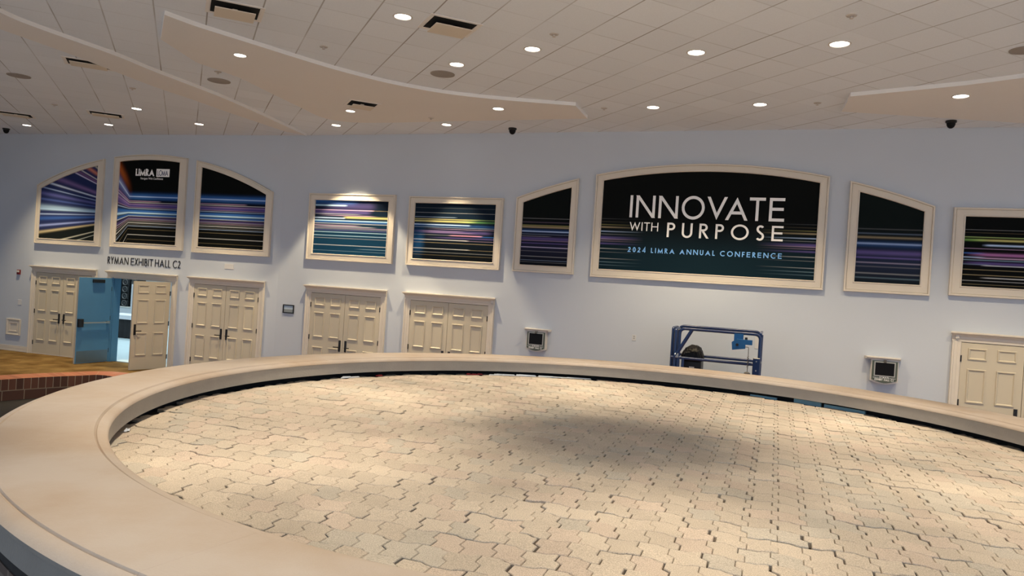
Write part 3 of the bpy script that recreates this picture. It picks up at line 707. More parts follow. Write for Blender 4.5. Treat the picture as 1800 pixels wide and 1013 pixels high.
def lett(t, xc, zb, name, m, runs, th):
    b = MB()
    for text, x0, x1, z, cap, gap, space, k in runs: write(b, text, x0-xc, x1-xc, z-zb, cap, k, -0.0385, -0.034, gap, space)
    return b.build(name, m, t)
zb = OB-0.02
o = lett(tG, xG, zb, 'headline_lettering', M['letter'], [('INNOVATE', 8.362, 11.25, 4.140, 0.438, 0.17, 0.4, 0.128)], 0)
# the whole run sits a little off level in the print
for txt, x0, x1, z, cap, gap, k in (('WITH', 8.378, 8.945, 3.878, 0.170, 0.16, 0.115), ('PURPOSE', 9.118, 11.25, 3.775, 0.283, 0.42, 0.132)):
    o2 = lett(tG, xG, zb, 'subhead_word', M['letter'], [(txt, x0, x1, z, cap, gap, 0.4, k)], 0); o2['label'] = 'white %s lettering' % txt
for txt, x0, x1 in (('2024', 8.375, 8.728), ('LIMRA', 8.832, 9.291), ('ANNUAL', 9.387, 10.05), ('CONFERENCE', 10.147, 11.252)):
    o3 = lett(tG, xG, zb, 'date_word', M['lblue'], [(txt, x0, x1, 3.452, 0.098, 0.36, 0.5, 0.17)], 0); o3['label'] = 'light blue %s lettering' % txt
o['label'] = 'white INNOVATE lettering'
# the two logos
zb = OB+0.02
b = MB()
write(b, 'LIMRA', -4.325-xB, -3.745-xB, 4.800-zb, 0.180, 0.21, -0.0385, -0.034, 0.06)
o = b.build('logo_lettering', M['letter'], tB); o['label'] = 'white LIMRA lettering'
b = MB(); b.box(-4.34-xB, -3.99-xB, -0.0392, -0.0380, 4.915-zb, 4.923-zb); o = b.build('logo_slit', M['ink'], tB)
b = MB(); b.cbox(-3.685-xB, -3.285-xB, -0.0385, -0.034, 4.785-zb, 4.985-zb, 0.002); o = b.build('logo_plate', M['letter'], tB); o['label'] = 'white logo plate'
b = MB(); write(b, 'LOMA', -3.645-xB, -3.325-xB, 4.815-zb, 0.135, 0.13, -0.0415, -0.038, 0.02)
o = b.build('logo_plate_lettering', M['navy'], tB); o['label'] = 'dark LOMA lettering'
o = font_mesh('Navigate With Confidence', 0.075, 'tagline', tB, M['letter'], (-3.82-xB, -0.0365, 4.712-zb), 0.69)

# wall lettering
t = thing('wall_lettering', 'black raised RYMAN EXHIBIT HALL C2 lettering above the open doors', 'lettering', wl('L', -3.945, 0, 2.52), wrot('L'))
for i, (txt, x0, x1) in enumerate((('RYMAN', -5.075, -4.416), ('EXHIBIT', -4.34, -3.654), ('HALL', -3.588, -3.12), ('C2', -3.044, -2.815))):
    b = MB(); write(b, txt, x0+3.945, x1+3.945, 0, 0.185, 0.105, -0.012, 0.0, 0.19); o = b.build('word', M['ink'], t)

# ------------------------------------------------------------------ doors
def leaf_mesh(b, w_, h, d=0.045, panels=True):
    # slab from x 0..w_, y -d..0 (front at -d)
    b.box(0, w_, -d, 0, 0.012, h)
    if not panels: return
    mx, gp = 0.105*w_/0.92, 0.15*w_/0.92
    pw = (w_-2*mx-gp)/2
    for x0 in (mx, mx+pw+gp):
        for z0, z1 in ((h-0.285, h-0.085), (h-1.02, h-0.44), (h-1.80, h-1.245)):
            xa, xb = x0, x0+pw
            def rect(k, y): return [(xa+k,y,z0+k),(xb-k,y,z0+k),(xb-k,y,z1-k),(xa+k,y,z1-k)]
            b.loops([rect(0,-d), rect(0.004,-d-0.016), rect(0.018,-d-0.018), rect(0.030,-d-0.006), rect(0.036,-d+0.0005)])
def handle(parent, x, z, dirx, d):
    b = MB(); b.cbox(x-0.028, x+0.028, -d-0.012, -d, z-0.13, z+0.13, 0.004); o = b.build('handle_plate', M['black'], parent)
    b = MB(); b.tube(bend([(x,-d-0.01,z-0.03),(x,-d-0.06,z-0.03),(x+dirx*0.13,-d-0.065,z-0.03)], 0.02, 4), 0.011, 8); b.build('lever', M['black'], o)
    b = MB(); b.lathe([(0.017,0),(0.017,0.012),(0.0,0.012)], 12); k = b.build('lock_cylinder', M['black'], o, loc=(x,-d-0.012,z+0.07)); k.rotation_euler = (PI/2,0,0)
def hinges(parent, x, h, d, z0=0.0):
    for z in (0.30, h*0.5+0.05, h-0.28):
        b = MB(); b.tube([(x,-d-0.004,z-0.055),(x,-d-0.004,z+0.055)], 0.013, 8); b.box(x-0.010, x+0.010, -d-0.006, -d+0.004, z-0.05, z+0.05); b.build('hinge', M['black'], parent)
def casing(t, wd, h):
    b = MB(); o_ = wd/2
    # moulded side casings and head: stepped loops
    for sx in (-1, 1):
        xs = [(o_, 0.0), (o_, -0.030), (o_+0.012, -0.036), (o_+0.055, -0.036), (o_+0.062, -0.044), (o_+0.105, -0.048), (o_+0.118, -0.064), (o_+0.140, -0.064), (o_+0.142, 0.0)]
        b.loops([[(sx*x, y, 0) for x, y in xs], [(sx*x, y, h+0.02) for x, y in xs]], True, True)
    zs = [(h, 0.0), (h, -0.030), (h+0.012, -0.036), (h+0.045, -0.036), (h+0.052, -0.046), (h+0.095, -0.05), (h+0.102, -0.062), (h+0.125, -0.075), (h+0.140, -0.105), (h+0.150, -0.112), (h+0.172, -0.112), (h+0.175, 0.0)]
    e = o_+0.142
    ex = lambda y: e+max(0, -y-0.05)*0.6
    b.loops([[(-ex(y), y, z) for z, y in zs], [(ex(y), y, z) for z, y in zs]], True, True)
    return b.build('casing', M['cream'], t)
def double_door(side, xc, idx, label, wd=1.86, h=2.17):
    t = thing('door_%d' % idx, label, 'door', wl(side, xc, 0, 0), wrot(side)); struct(t)
    casing(t, wd, h)
    b = MB(); b.box(-wd/2, wd/2, -0.004, 0.0, 0.0, h); b.build('door_gap', M['dark'], t)
    lw = wd/2-0.008
    for sx in (-1, 1):
        b = MB(); leaf_mesh(b, lw, h-0.008, 0.02)
        L = b.build('leaf', M['door'], t, loc=(-wd/2+0.004 if sx < 0 else 0.004, -0.004, 0))
        xh = lw-0.075 if sx < 0 else 0.075
        handle(L, xh, 0.985, -1 if sx < 0 else 1, 0.02)
        hinges(L, 0.002 if sx < 0 else lw-0.002, h, 0.02)
    if idx == 1:
        b = MB(); b.box(-wd/2, wd/2, -0.028, 0.0, 0.0, 0.018); b.build('sweep', M['white'], t)
    return t
double_door('L', -6.455, 1, 'closed cream double doors at the far left, beside the small wall hatch')
double_door('L', -1.415, 3, 'closed cream double doors just right of the open doors')
double_door('R', 1.915, 4, 'closed cream double doors below the teal streak banner')
double_door('R', 4.53, 5, 'closed cream double doors with a small white sensor at their upper right, left of a kiosk')
double_door('R', 15.165, 6, 'cream double doors cut by the right edge of the photo')
# the open pair
t2 = thing('door_2', 'open cream double doors with one blue-backed leaf, under the hall lettering', 'door', wl('L', -3.94, 0, 0), wrot('L')); struct(t2)
casing(t2, 1.86, 2.17)
b = MB(); b.box(-0.93, -0.915, -0.028, 0.23, 0, 2.17); b.box(-0.915, -0.89, 0.03, 0.23, 0, 2.15); b.build('jamb', M['steelblue'], t2)['label'] = 'blue painted jamb'
b = MB(); b.box(0.915, 0.93, -0.028, 0.23, 0, 2.17); b.box(-0.915, 0.915, 0.0, 0.23, 2.155, 2.17); b.build('jamb', M['cream'], t2)
def open_leaf(hx, ang, blue):
    e = bpy.data.objects.new('leaf', None)
    lw, h, d = 0.925, 2.155, 0.045
    b = MB(); leaf_mesh(b, lw, h, d)
    if blue:   # leaf hinged at the left: x 0..lw, front at -y
        L = b.build('leaf', M['door'], t2, loc=(hx, -0.03, 0)); L.rotation_euler = (0,0,-ang)
        b = MB(); b.box(0.004, lw-0.004, -0.001, 0.004, 0.015, h-0.004); f = b.build('inner_face', M['steelblue'], L); f['label'] = 'steel blue inner face'
        b = MB(); b.box(0.03, lw-0.03, 0.003, 0.006, 0.03, 0.32); b.build('kick_plate', M['kick'], f)
        b = MB(); b.cbox(0.24, 0.56, -0.062+0.004, 0.0, 0, 0.085, 0.01)
        c = b.build('door_closer', M['black'], L, loc=(0.80, 0.003, h-0.13)); c.rotation_euler = (0,0,PI)
        b = MB(); b.tube([(0.05,0.055,1.02),(lw-0.10,0.055,1.02)], 0.019, 10); b.box(0.05, 0.12, 0.004, 0.06, 0.99, 1.05); b.build('panic_bar', M['steel'], L)['label'] = 'steel panic bar'
        b = MB(); b.cbox(-0.06, 0.06, -0.085, 0, -0.09, 0.11, 0.012); c = b.build('latch_box', M['black'], L, loc=(lw-0.075, 0.003, 1.01)); c.rotation_euler = (0,0,PI)
        hinges(L, 0.0, h, 0.0)
    else:
        L = b.build('leaf', M['door'], t2, loc=(hx, -0.03, 0)); L.rotation_euler = (0,0,ang)
        for v in L.data.vertices: v.co.x -= lw
        handle(L, -lw+0.075, 0.985, 1, d)
        hinges(L, -0.004, h, d)
    return L
open_leaf(-0.925, math.radians(96), True)
open_leaf(0.862, math.radians(72), False)

# ------------------------------------------------------------------ exhibition hall seen through the open doors
m = MB(); m.box(-14, 4, 0.22, 14, -0.1, 0.001); o = m.build('floor.002', M['hallfloor'], loc=wl('L', 0, 0, 0)); o.rotation_euler = (0,0,wrot('L')); struct(o, 'pale hall floor seen through the open doors', 'floor')
m = MB(); m.box(-20, 4, 13.8, 14, 0, 6); m.box(-20.2, -20, 0.22, 14, 0, 6); m.box(3.8, 4, 0.22, 14, 0, 6)
o = m.build('wall_hall', M['hallwall'], loc=wl('L', 0, 0, 0)); o.rotation_euler = (0,0,wrot('L')); struct(o, 'pale hall wall seen through the open doors', 'wall')
m = MB(); m.box(-20, 4, 0.22, 14, 5.7, 5.8); o = m.build('ceiling.001', M['hallwall'], loc=wl('L', 0, 0, 0)); o.rotation_euler = (0,0,wrot('L')); struct(o, 'pale hall ceiling behind the open doors', 'ceiling')
m = MB(); m.box(-20, -14, 0.22, 14, -0.1, 0.0); o = m.build('floor.003', M['hallfloor'], loc=wl('L', 0, 0, 0)); o.rotation_euler = (0,0,wrot('L')); struct(o, 'far end of the pale hall floor', 'floor')
for k, (x, y) in enumerate(((-7.0, 3.0), (-10.5, 7.5))):
    t = thing('hall_ceiling_light', ['cool hall ceiling light nearest the open doors', 'cool hall ceiling light over the stacked loudspeakers'][k], 'light', wl('L', x, y, 5.7), wrot('L'))
    b = MB(); b.box(-1.2, 1.2, -0.3, 0.3, -0.06, 0); b.build('housing', M['white'], t)
    ld = bpy.data.lights.new('hall_lamp', 'AREA'); ld.shape = 'RECTANGLE'; ld.size = 2.3; ld.size_y = 0.5; ld.energy = 270; ld.color = (0.74, 0.93, 1.0)
    lo = bpy.data.objects.new('hall_lamp', ld); C.objects.link(lo); lo.parent = t; lo.location = (0,0,-0.07)
# draped table
t = thing('draped_table', 'table with a black skirt and white top seen through the open doors', 'table', wl('L', -8.95, 5.15, 0), wrot('L'))
b = MB(); P = []
per = []
for i in range(60): per.append((-0.9+1.8*i/60, -0.38))
for i in range(24): per.append((0.9, -0.38+0.76*i/24))
for i in range(60): per.append((0.9-1.8*i/60, 0.38))
for i in range(24): per.append((-0.9, 0.38-0.76*i/24))
lo_, hi_ = [], []
for i, (x, y) in enumerate(per):
    k = 1+0.05*math.sin(i*0.9)+0.03*math.sin(i*2.3); lo_.append((x*(1+0.04*(k-1)*8), y*k*1.02, 0.01)); hi_.append((x, y, 0.74))
b.loops([lo_, hi_]); b.build('skirt', M['drape'], t, smooth=True)
b = MB(); b.box(-0.93, 0.93, -0.41, 0.41, 0.74, 0.775); b.box(-0.93, 0.93, -0.415, -0.405, 0.64, 0.76); b.build('white_cloth', M['cloth'], t)
# low white wall panel and stacked loudspeakers
t = thing('white_counter', 'low white counter behind the black skirted table in the hall', 'counter', wl('L', -12.2, 8.3, 0), wrot('L'))
b = MB(); b.cbox(-1.2, 1.2, -0.3, 0.3, 0, 0.76, 0.01); b.build('body', M['cloth'], t); b = MB(); b.cbox(-1.25, 1.25, -0.34, 0.34, 0.76, 0.80, 0.01); b.build('top', M['white'], t)
lab = {(0,0): 'lowest', (0,1): 'second from the bottom', (0,2): 'third from the bottom', (0,3): 'topmost'}
for cidx, (x, yy, cn) in enumerate(((-12.72, 8.3, 'left'), (-12.30, 8.3, 'middle'), (-11.86, 8.3, 'right'))):
    for k in range(4):
        t = thing('loudspeaker', 'black loudspeaker, %s in the %s stack seen through the open doors' % (lab[(0,k)], cn), 'loudspeaker', wl('L', x, yy, 0.80+k*0.272), wrot('L'), 'stacked black loudspeakers in the hall')
        b = MB(); b.cbox(-0.17, 0.17, -0.2, 0.2, 0.0, 0.27, 0.03); b.build('cabinet', M['black'], t)
        b = MB(); b.lathe([(0.125,-0.004),(0.12,0.02),(0.10,0.02),(0.085,0.0),(0.04,-0.003),(0.0,0.012)], 20); q = b.build('cone', M['cable'], t, loc=(0,-0.2,0.135)); q.rotation_euler = (PI/2,0,0)
for x, nm in ((-11.43, 'left'), (-11.08, 'right')):
    t = thing('hall_post', 'slim white post in the hall, %s one of two by the loudspeakers' % nm, 'post', wl('L', x, 7.6, 0), wrot('L'))
    b = MB(); b.cbox(-0.045, 0.045, -0.045, 0.045, 0.02, 1.7, 0.006); b.build('shaft', M['cloth'], t); b = MB(); b.cbox(-0.12, 0.12, -0.12, 0.12, 0, 0.02, 0.004); b.build('foot', M['cloth'], t)

# ------------------------------------------------------------------ small wall items
def wallthing(name, label, cat, side, x, z, group=None): return thing(name, label, cat, wl(side, x, 0, z), wrot(side), group)
t = wallthing('fire_strobe', 'small red fire alarm strobe high left of the leftmost doors', 'alarm', 'L', -8.01, 2.065)
b = MB(); b.cbox(-0.05, 0.05, -0.045, 0, 0, 0.13, 0.008); b.build('housing', M['red'], t); b = MB(); b.cbox(-0.03, 0.05, -0.06, -0.045, 0.06, 0.11, 0.006); b.build('lens', M['white'], t)
t = wallthing('wall_hatch', 'small cream framed hatch low on the wall left of the leftmost doors', 'hatch', 'L', -8.09, 0.42)
b = MB()
def rl(w_, z0, z1, y): return [(-w_,y,z0),(w_,y,z0),(w_,y,z1),(-w_,y,z1)]
b.loops([rl(0.245,0,0.445,0), rl(0.245,0,0.445,-0.03), rl(0.225,0.02,0.425,-0.035), rl(0.185,0.06,0.385,-0.02), rl(0.18,0.065,0.38,0)]); b.build('frame', M['cream'], t)
b = MB(); b.box(-0.18, 0.18, -0.012, 0, 0.065, 0.38)
b.loops([rl(0.15,0.10,0.345,-0.012), rl(0.145,0.105,0.34,-0.028), rl(0.12,0.13,0.315,-0.024), rl(0.115,0.135,0.31,-0.012)]); b.build('panel', M['cream'], t)
def plate(label, side, x, z, w_=0.075, h=0.115, holes=True):
    t = wallthing('wall_plate', label, 'wall plate', side, x, z)
    b = MB(); b.cbox(-w_/2, w_/2, -0.008, 0, 0, h, 0.003); b.build('cover', M['wallplate'], t)
    if holes:
        for k in (0.28, 0.62): b = MB(); b.box(-0.017, 0.017, -0.0095, -0.008, h*k, h*k+0.026); b.build('socket', M['bezel'], t)
plate('white outlet plate on the wall between the left kiosk and the blue lift', 'R', 8.605, 1.70)
plate('white switch plate seen behind the blue lift rail', 'R', 10.93, 1.75, 0.10, 0.26, False)
plate('white wall plate beside the leftmost doors above the hatch', 'L', -7.93, 1.25, 0.12, 0.14, False)
plate('white blank plate on the wall above the doors right of the open pair', 'L', -1.39, 2.58, 0.26, 0.13, False)
t = wallthing('framed_notice', 'small black framed notice on the wall beside the wall corner', 'notice', 'R', 0.357, 1.63)
b = MB(); b.loops([rl(0.155,0,0.205,0), rl(0.155,0,0.205,-0.022), rl(0.132,0.023,0.182,-0.022), rl(0.13,0.025,0.18,0)]); b.build('frame', M['black'], t)
b = MB(); b.box(-0.131, 0.131, -0.008, 0, 0.095, 0.181); o = b.build('sheet_upper', M['sheet'], t); o['label'] = 'pale blue upper half of the sheet'
b = MB(); b.box(-0.131, 0.131, -0.008, 0, 0.024, 0.095); o = b.build('sheet_lower', M['sheet2'], t); o['label'] = 'grey lower half of the sheet'
for x, lbl in ((5.555, 'small white door sensor at the upper right corner of the doors left of the kiosk'), (14.165, 'small white door sensor at the upper left corner of the rightmost doors')):
    t = wallthing('door_sensor', lbl, 'sensor', 'R', x, 2.225); t.location = wl('R', x, -0.037, 2.225)
    b = MB(); b.cbox(-0.03, 0.03, -0.035, 0, 0, 0.06, 0.006); b.build('body', M['white'], t); b = MB(); b.box(-0.02, 0.02, -0.03, -0.002, -0.012, 0); b.build('eye', M['bezel'], t)

def kiosk(x0, x1, zb, zt, lx0, lx1, txt2, label):
    xc = (x0+x1)/2; w_ = (x1-x0)/2
    t = wallthing('sign_kiosk', label, 'sign', 'R', xc, zb, 'wall mounted sign kiosks with dark screens')
    h = zt-zb
    # body leans out at the top: tall shallow case with arched lower edge
    n = 12
    def low(x): return 0.0+0.055*(abs(x)/w_)**1.7
    poly = [(-w_+2*w_*i/n, low(-w_+2*w_*i/n)) for i in range(n+1)] + [(w_, h-0.03), (-w_, h-0.03)]
    b = MB(); b.prism(poly, -0.13, 0); b.build('case', M['white'], t)
    lw = (lx1-lx0)/2; lc = (lx0+lx1)/2-xc
    b = MB(); zs = [(h-0.045, 0), (h-0.045, -0.13), (h-0.032, -0.135), (h-0.022, -0.15), (h-0.018, -0.165), (h-0.002, -0.165), (h, 0)]
    b.loops([[(lc-lw-(y+0.13)*0.2, y, z) for z, y in zs], [(lc+lw+(y+0.13)*0.2, y, z) for z, y in zs]], True, True); b.build('ledge', M['white'], t)
    pw = w_-0.016
    poly = [(-pw+2*pw*i/n, 0.024+low((-pw+2*pw*i/n)*w_/pw)) for i in range(n+1)] + [(pw, h-0.065), (-pw, h-0.065)]
    b = MB(); b.prism(poly, -0.142, -0.13); p = b.build('face_panel', M['kiosk'], t)
    sw, s0, s1 = pw*0.75, h*0.33, h*0.80
    def rr(k, y): return [(-sw-k,y,s0-k),(sw+k,y,s0-k),(sw+k,y,s1+k),(-sw-k,y,s1+k)]
    b = MB(); b.loops([rr(0.018,-0.142), rr(0.018,-0.150), rr(0.0,-0.150), rr(0.0,-0.142)]); b.build('bezel', M['bezel'], t)
    b = MB(); b.box(-sw, sw, -0.146, -0.140, s0, s1); b.build('screen', M['screen'], t)
    b = MB(); b.cbox(-0.022, 0.022, -0.165, -0.13, h-0.095, h-0.045, 0.004); b.build('latch', M['cable'], t)
    b = MB(); write(b, 'RYMAN', -pw*0.36, pw*0.36, h*0.225, 0.036, 0.17, -0.144, -0.141, 0.2)
    write(b, txt2, -pw*0.74, pw*0.74, h*0.135, 0.036, 0.17, -0.144, -0.141, 0.2)
    for xx in (-1, 1): b.box(xx*pw*0.42, xx*pw*0.9, -0.1435, -0.141, h*0.235, h*0.245)
    b.build('lettering', M['letter'], t)
    return t
kiosk(6.40, 6.815, 1.30, 1.775, 6.345, 6.865, 'EXHIBIT HALL C2', 'sign kiosk with dark screen left of the blue lift')
kiosk(12.855, 13.29, 1.325, 1.80, 12.775, 13.315, 'EXHIBIT HALL C2', 'sign kiosk with dark screen right of the blue lift')

# ------------------------------------------------------------------ the blue lift
LX, LY = 10.10, -0.75      # centre in front of the wall
def liftT(px, py, y):      # where a photo point lies on the plane y in front of the wall (x along the wall, z up)
    d = R_*((px-900)/FPX) - U_*((py-506.5)/FPX) + _f
    n = Vector((math.sin(AR), math.cos(AR), 0)); e = Vector((math.cos(AR), -math.sin(AR), 0))
    k = (DR+y)/(d.dot(n)); p = d*k
    return (p.dot(e)-SR0, p.z+EYE)
YF, YB = -1.10, -0.42      # front and back rails, distance from the wall
fl_, fr_ = liftT(1183, 576, YF), liftT(1337, 589.5, YF)
x0, x1, ztop = fl_[0], fr_[0], (fl_[1]+fr_[1])/2
zmid = (liftT(1195, 629, YF)[1]+liftT(1320, 641, YF)[1])/2
LX = (x0+x1)/2
t = thing('scissor_lift', 'blue scissor lift parked against the wall with a black bag on its deck', 'lift', wl('R', LX, 0, 0), wrot('R'))
X0, X1 = x0-LX, x1-LX
ZD = 1.02
b = MB(); b.cbox(X0+0.02, X1-0.02, YF+0.03, YB-0.03, 0.16, 0.50, 0.02); b.build('chassis', M['liftblue'], t)
for xx in (X0+0.25, X1-0.25):
    for yy in (YF+0.06, YB-0.06):
        b = MB(); b.lathe([(0.02,-0.06),(0.15,-0.06),(0.165,-0.045),(0.165,0.045),(0.15,0.06),(0.02,0.06)], 20); q = b.build('wheel', M['rubber'], t, loc=(xx,yy,0.165)); q.rotation_euler = (PI/2,0,0)
for k in range(4):
    for yy in (YF+0.10, YB-0.10):
        b = MB(); za = 0.53+k*0.105
        b.loops([[(X0+0.12, yy-0.02, za), (X0+0.12, yy+0.02, za), (X0+0.12, yy+0.02, za+0.07), (X0+0.12, yy-0.02, za+0.07)], [(X1-0.12, yy-0.02, za+0.03), (X1-0.12, yy+0.02, za+0.03), (X1-0.12, yy+0.02, za+0.10), (X1-0.12, yy-0.02, za+0.10)]], True, True)
        b.build('scissor_arm', M['liftblue'], t)
b = MB(); b.cbox(X0-0.02, X1+0.02, YF-0.03, YB+0.03, ZD-0.07, ZD-0.002, 0.01); b.build('platform', M['liftblue'], t)
r = 0.026
def rail(name, path, rr=0.026, bendr=0.10): b = MB(); b.tube(bend(path, bendr, 6), rr, 10); return b.build(name, M['liftblue'], t, smooth=True)
rail('front_rail', [(X0+0.13,YF,ZD), (X0+0.13,YF,ztop), (X1,YF,ztop), (X1,YF,ZD)])
rail('back_rail', [(X0+0.03,YB,ZD), (X0+0.03,YB,ztop+0.02), (X1-0.02,YB,ztop+0.02), (X1-0.02,YB,ZD)])
rail('end_rail', [(X0,YF+0.06,ZD), (X0,YF+0.06,ztop+0.0), (X0,YB-0.06,ztop), (X0,YB-0.06,ZD)], bendr=0.05)
rail('gate_rail', [(X0+0.06,YF,ZD), (X0+0.06,YF,ztop-0.02), (X0+0.06,YB-0.2,ztop-0.02), (X0+0.06,YB-0.2,ZD)], bendr=0.05)
rail('end_rail', [(X1+0.005,YF+0.03,ztop-0.05), (X1+0.005,YF+0.03,ZD), (X1+0.005,YB-0.03,ZD), (X1+0.005,YB-0.03,ztop-0.03)], bendr=0.03)
for za, zb_ in ((ztop, ztop+0.02), (zmid, zmid)): b = MB(); b.tube([(X1,YF+0.02,za),(X1,YB-0.02,zb_)], r, 8); b.build('end_crossbar', M['liftblue'], t)
b = MB(); b.tube([(X0,YF,zmid),(X1,YF,zmid)], r, 10); b.build('front_midrail', M['liftblue'], t, smooth=True)
b = MB(); b.tube([(X0,YB,zmid+0.01),(X1,YB,zmid+0.01)], r, 10); b.build('back_midrail', M['liftblue'], t, smooth=True)
br0, br1 = liftT(1217, 580, YF), liftT(1185.5, 628, YF)
b = MB(); b.tube([(br0[0]-LX,YF,ztop-0.005),(br1[0]-LX,YF,br1[1])], 0.033, 10); b.build('brace', M['liftblue'], t, smooth=True)
b = MB(); b.tube([(br1[0]-LX+0.06,YF,zmid+0.10),(br1[0]-LX+0.06,YF,ZD)], r, 10); b.build('upright', M['liftblue'], t, smooth=True)
b = MB(); b.cbox(X0+0.06, X0+0.13, YF-0.03, YF+0.03, zmid+0.0, zmid+0.075, 0.006); b.build('gate_latch', M['steel'], t)
b = MB(); b.cbox(X1-0.10, X1+0.02, YF-0.035, YF+0.035, zmid-0.20, zmid+0.12, 0.01); b.build('corner_bracket', M['liftblue'], t)
b = MB(); b.tube([(br1[0]-LX+0.15,YF,zmid),(br1[0]-LX+0.15,YF,ZD)], r, 10); b.build('upright', M['liftblue'], t, smooth=True)
for zz in (zmid-0.1, zmid+0.06):
    b = MB(); b.tube([(X1-0.04,YF-0.055,zz),(X1-0.04,YF-0.03,zz)], 0.012, 8); b.build('bolt', M['steel'], t)
# control box on its bracket
c0, c1 = liftT(1291, 590, YF), liftT(1310, 606, YF)
kx = c0[0]-LX
b = MB(); b.box(kx, kx+0.155, YF-0.055, YF-0.022, ztop-0.19, ztop-0.01); br = b.build('control_bracket', M['liftbox'], t)
b = MB(); b.prism([(kx-0.03, ztop-0.155), (kx+0.05, ztop-0.10), (kx+0.20, ztop-0.10), (kx+0.31, ztop-0.10), (kx+0.31, ztop-0.185), (kx+0.20, ztop-0.185), (kx+0.20, ztop-0.255), (kx-0.015, ztop-0.29)], YF-0.16, YF-0.056)
cb = b.build('control_box', M['liftbox'], t)
b = MB(); b.tube([(kx+0.065,YF-0.175,ztop-0.195),(kx+0.065,YF-0.16,ztop-0.195)], 0.025, 12); b.build('knob', M['black'], cb)
b = MB(); b.tube([(kx+0.205,YF-0.10,ztop-0.10),(kx+0.205,YF-0.10,ztop-0.06)], 0.022, 12); b.build('stop_button', M['black'], cb)
path = [(kx+0.20,YF-0.10,ztop-0.225),(kx+0.25,YF-0.10,ztop-0.225)]
zc = ztop-0.25
for i in range(60):
    z = zc-(zc-(zmid-0.13))*i/59; k = sstep(0.25, 0.4, i/59)*(1-sstep(0.75, 0.9, i/59)); path.append((kx+0.255+0.014*k*math.cos(i*1.3), YF-0.10+0.014*k*math.sin(i*1.3), z))
b = MB(); b.tube(path, 0.006, 6); b.build('coiled_cable', M['cable'], t)
b = MB(); b.lathe([(0.03,0),(0.052,0.02),(0.052,0.07),(0.03,0.085),(0.0,0.085)], 14); b.build('plug', M['cable'], t, loc=(kx+0.255,YF-0.10,zmid-0.215))
# black case and bag on the deck
bx0, bx1 = liftT(1200, 640, -0.8), liftT(1233, 640, -0.8)
bzt = liftT(1220, 634, -0.8)[1]; btop = liftT(1215, 606.5, -0.8)[1]
cxm = (bx0[0]+bx1[0])/2; cw = (bx1[0]-bx0[0])/2+0.01
t = thing('equipment_case', 'black case standing on the deck of the blue lift', 'case', wl('R', cxm, -0.77, ZD), wrot('R'))
b = MB(); b.cbox(-cw, cw, -0.2, 0.2, 0, bzt-ZD, 0.015); b.build('body', M['black'], t)
b = MB(); b.box(-0.03, 0.06, -0.203, -0.199, bzt-ZD-0.12, bzt-ZD-0.10); b.build('tag', M['white'], t)
t = thing('bin_bag', 'crumpled black plastic bag resting on the black case inside the blue lift', 'bag', wl('R', cxm, -0.77, bzt), wrot('R'))
bm = bmesh.new(); bmesh.ops.create_icosphere(bm, subdivisions=4, radius=1.0)
rb = random.Random(5); ph = [(Vector((rb.gauss(0,1),rb.gauss(0,1),rb.gauss(0,1)))*4.5, rb.uniform(0,6)) for _ in range(14)]
H_ = btop-bzt
for v in bm.verts:
    n = v.co.normalized(); k = 1+0.055*sum(abs(math.sin(n.dot(a)+p))-0.6 for a, p in ph)/2
    x, y, z = [math.copysign(abs(q)**0.72, q)*k for q in n]
    z = max(z, -0.5); up = max(0, z)
    xx = x*(1-0.35*up)+0.10*up
    v.co = (xx*cw*1.1, y*(1-0.3*up)*0.24, (z+0.5)/1.5*H_)
me = bpy.data.meshes.new('sack'); bm.to_mesh(me); bm.free(); me.materials.append(M['bag'])
o = bpy.data.objects.new('sack', me); C.objects.link(o); o.parent = t

# ------------------------------------------------------------------ ceiling fittings
SPOTS = []
def downlight(x, y, label, dia=0.20, power=DOWN_W, size=78, blend=0.55, tilt=None):
    z = ceil_z(x, y)
    t = thing('downlight', label, 'downlight', (x, y, z), 0, 'recessed round downlights')
    r = dia/2
    b = MB(); b.lathe([(r+0.022, 0.0), (r+0.022, -0.006), (r+0.004, -0.010), (r, -0.004), (r, 0.0)], 28); b.build('trim_ring', M['rim'], t)
    b = MB(); b.lathe([(0.0, -0.002), (r-0.001, -0.002), (r-0.001, 0.0)], 28); o = b.build('lens', M['glow'], t)
    ld = bpy.data.lights.new('lamp', 'SPOT'); ld.energy = power; ld.color = WARM; ld.spot_size = math.radians(size); ld.spot_blend = blend; ld.shadow_soft_size = r*0.9
    lo = bpy.data.objects.new('lamp', ld); C.objects.link(lo); lo.parent = t; lo.location = (0, 0, -0.02)
    if power > 400 and size != 54: ld.color = WASH_COL
    return t
def at(px, py): return in_image_ray(px, py, CEIL)
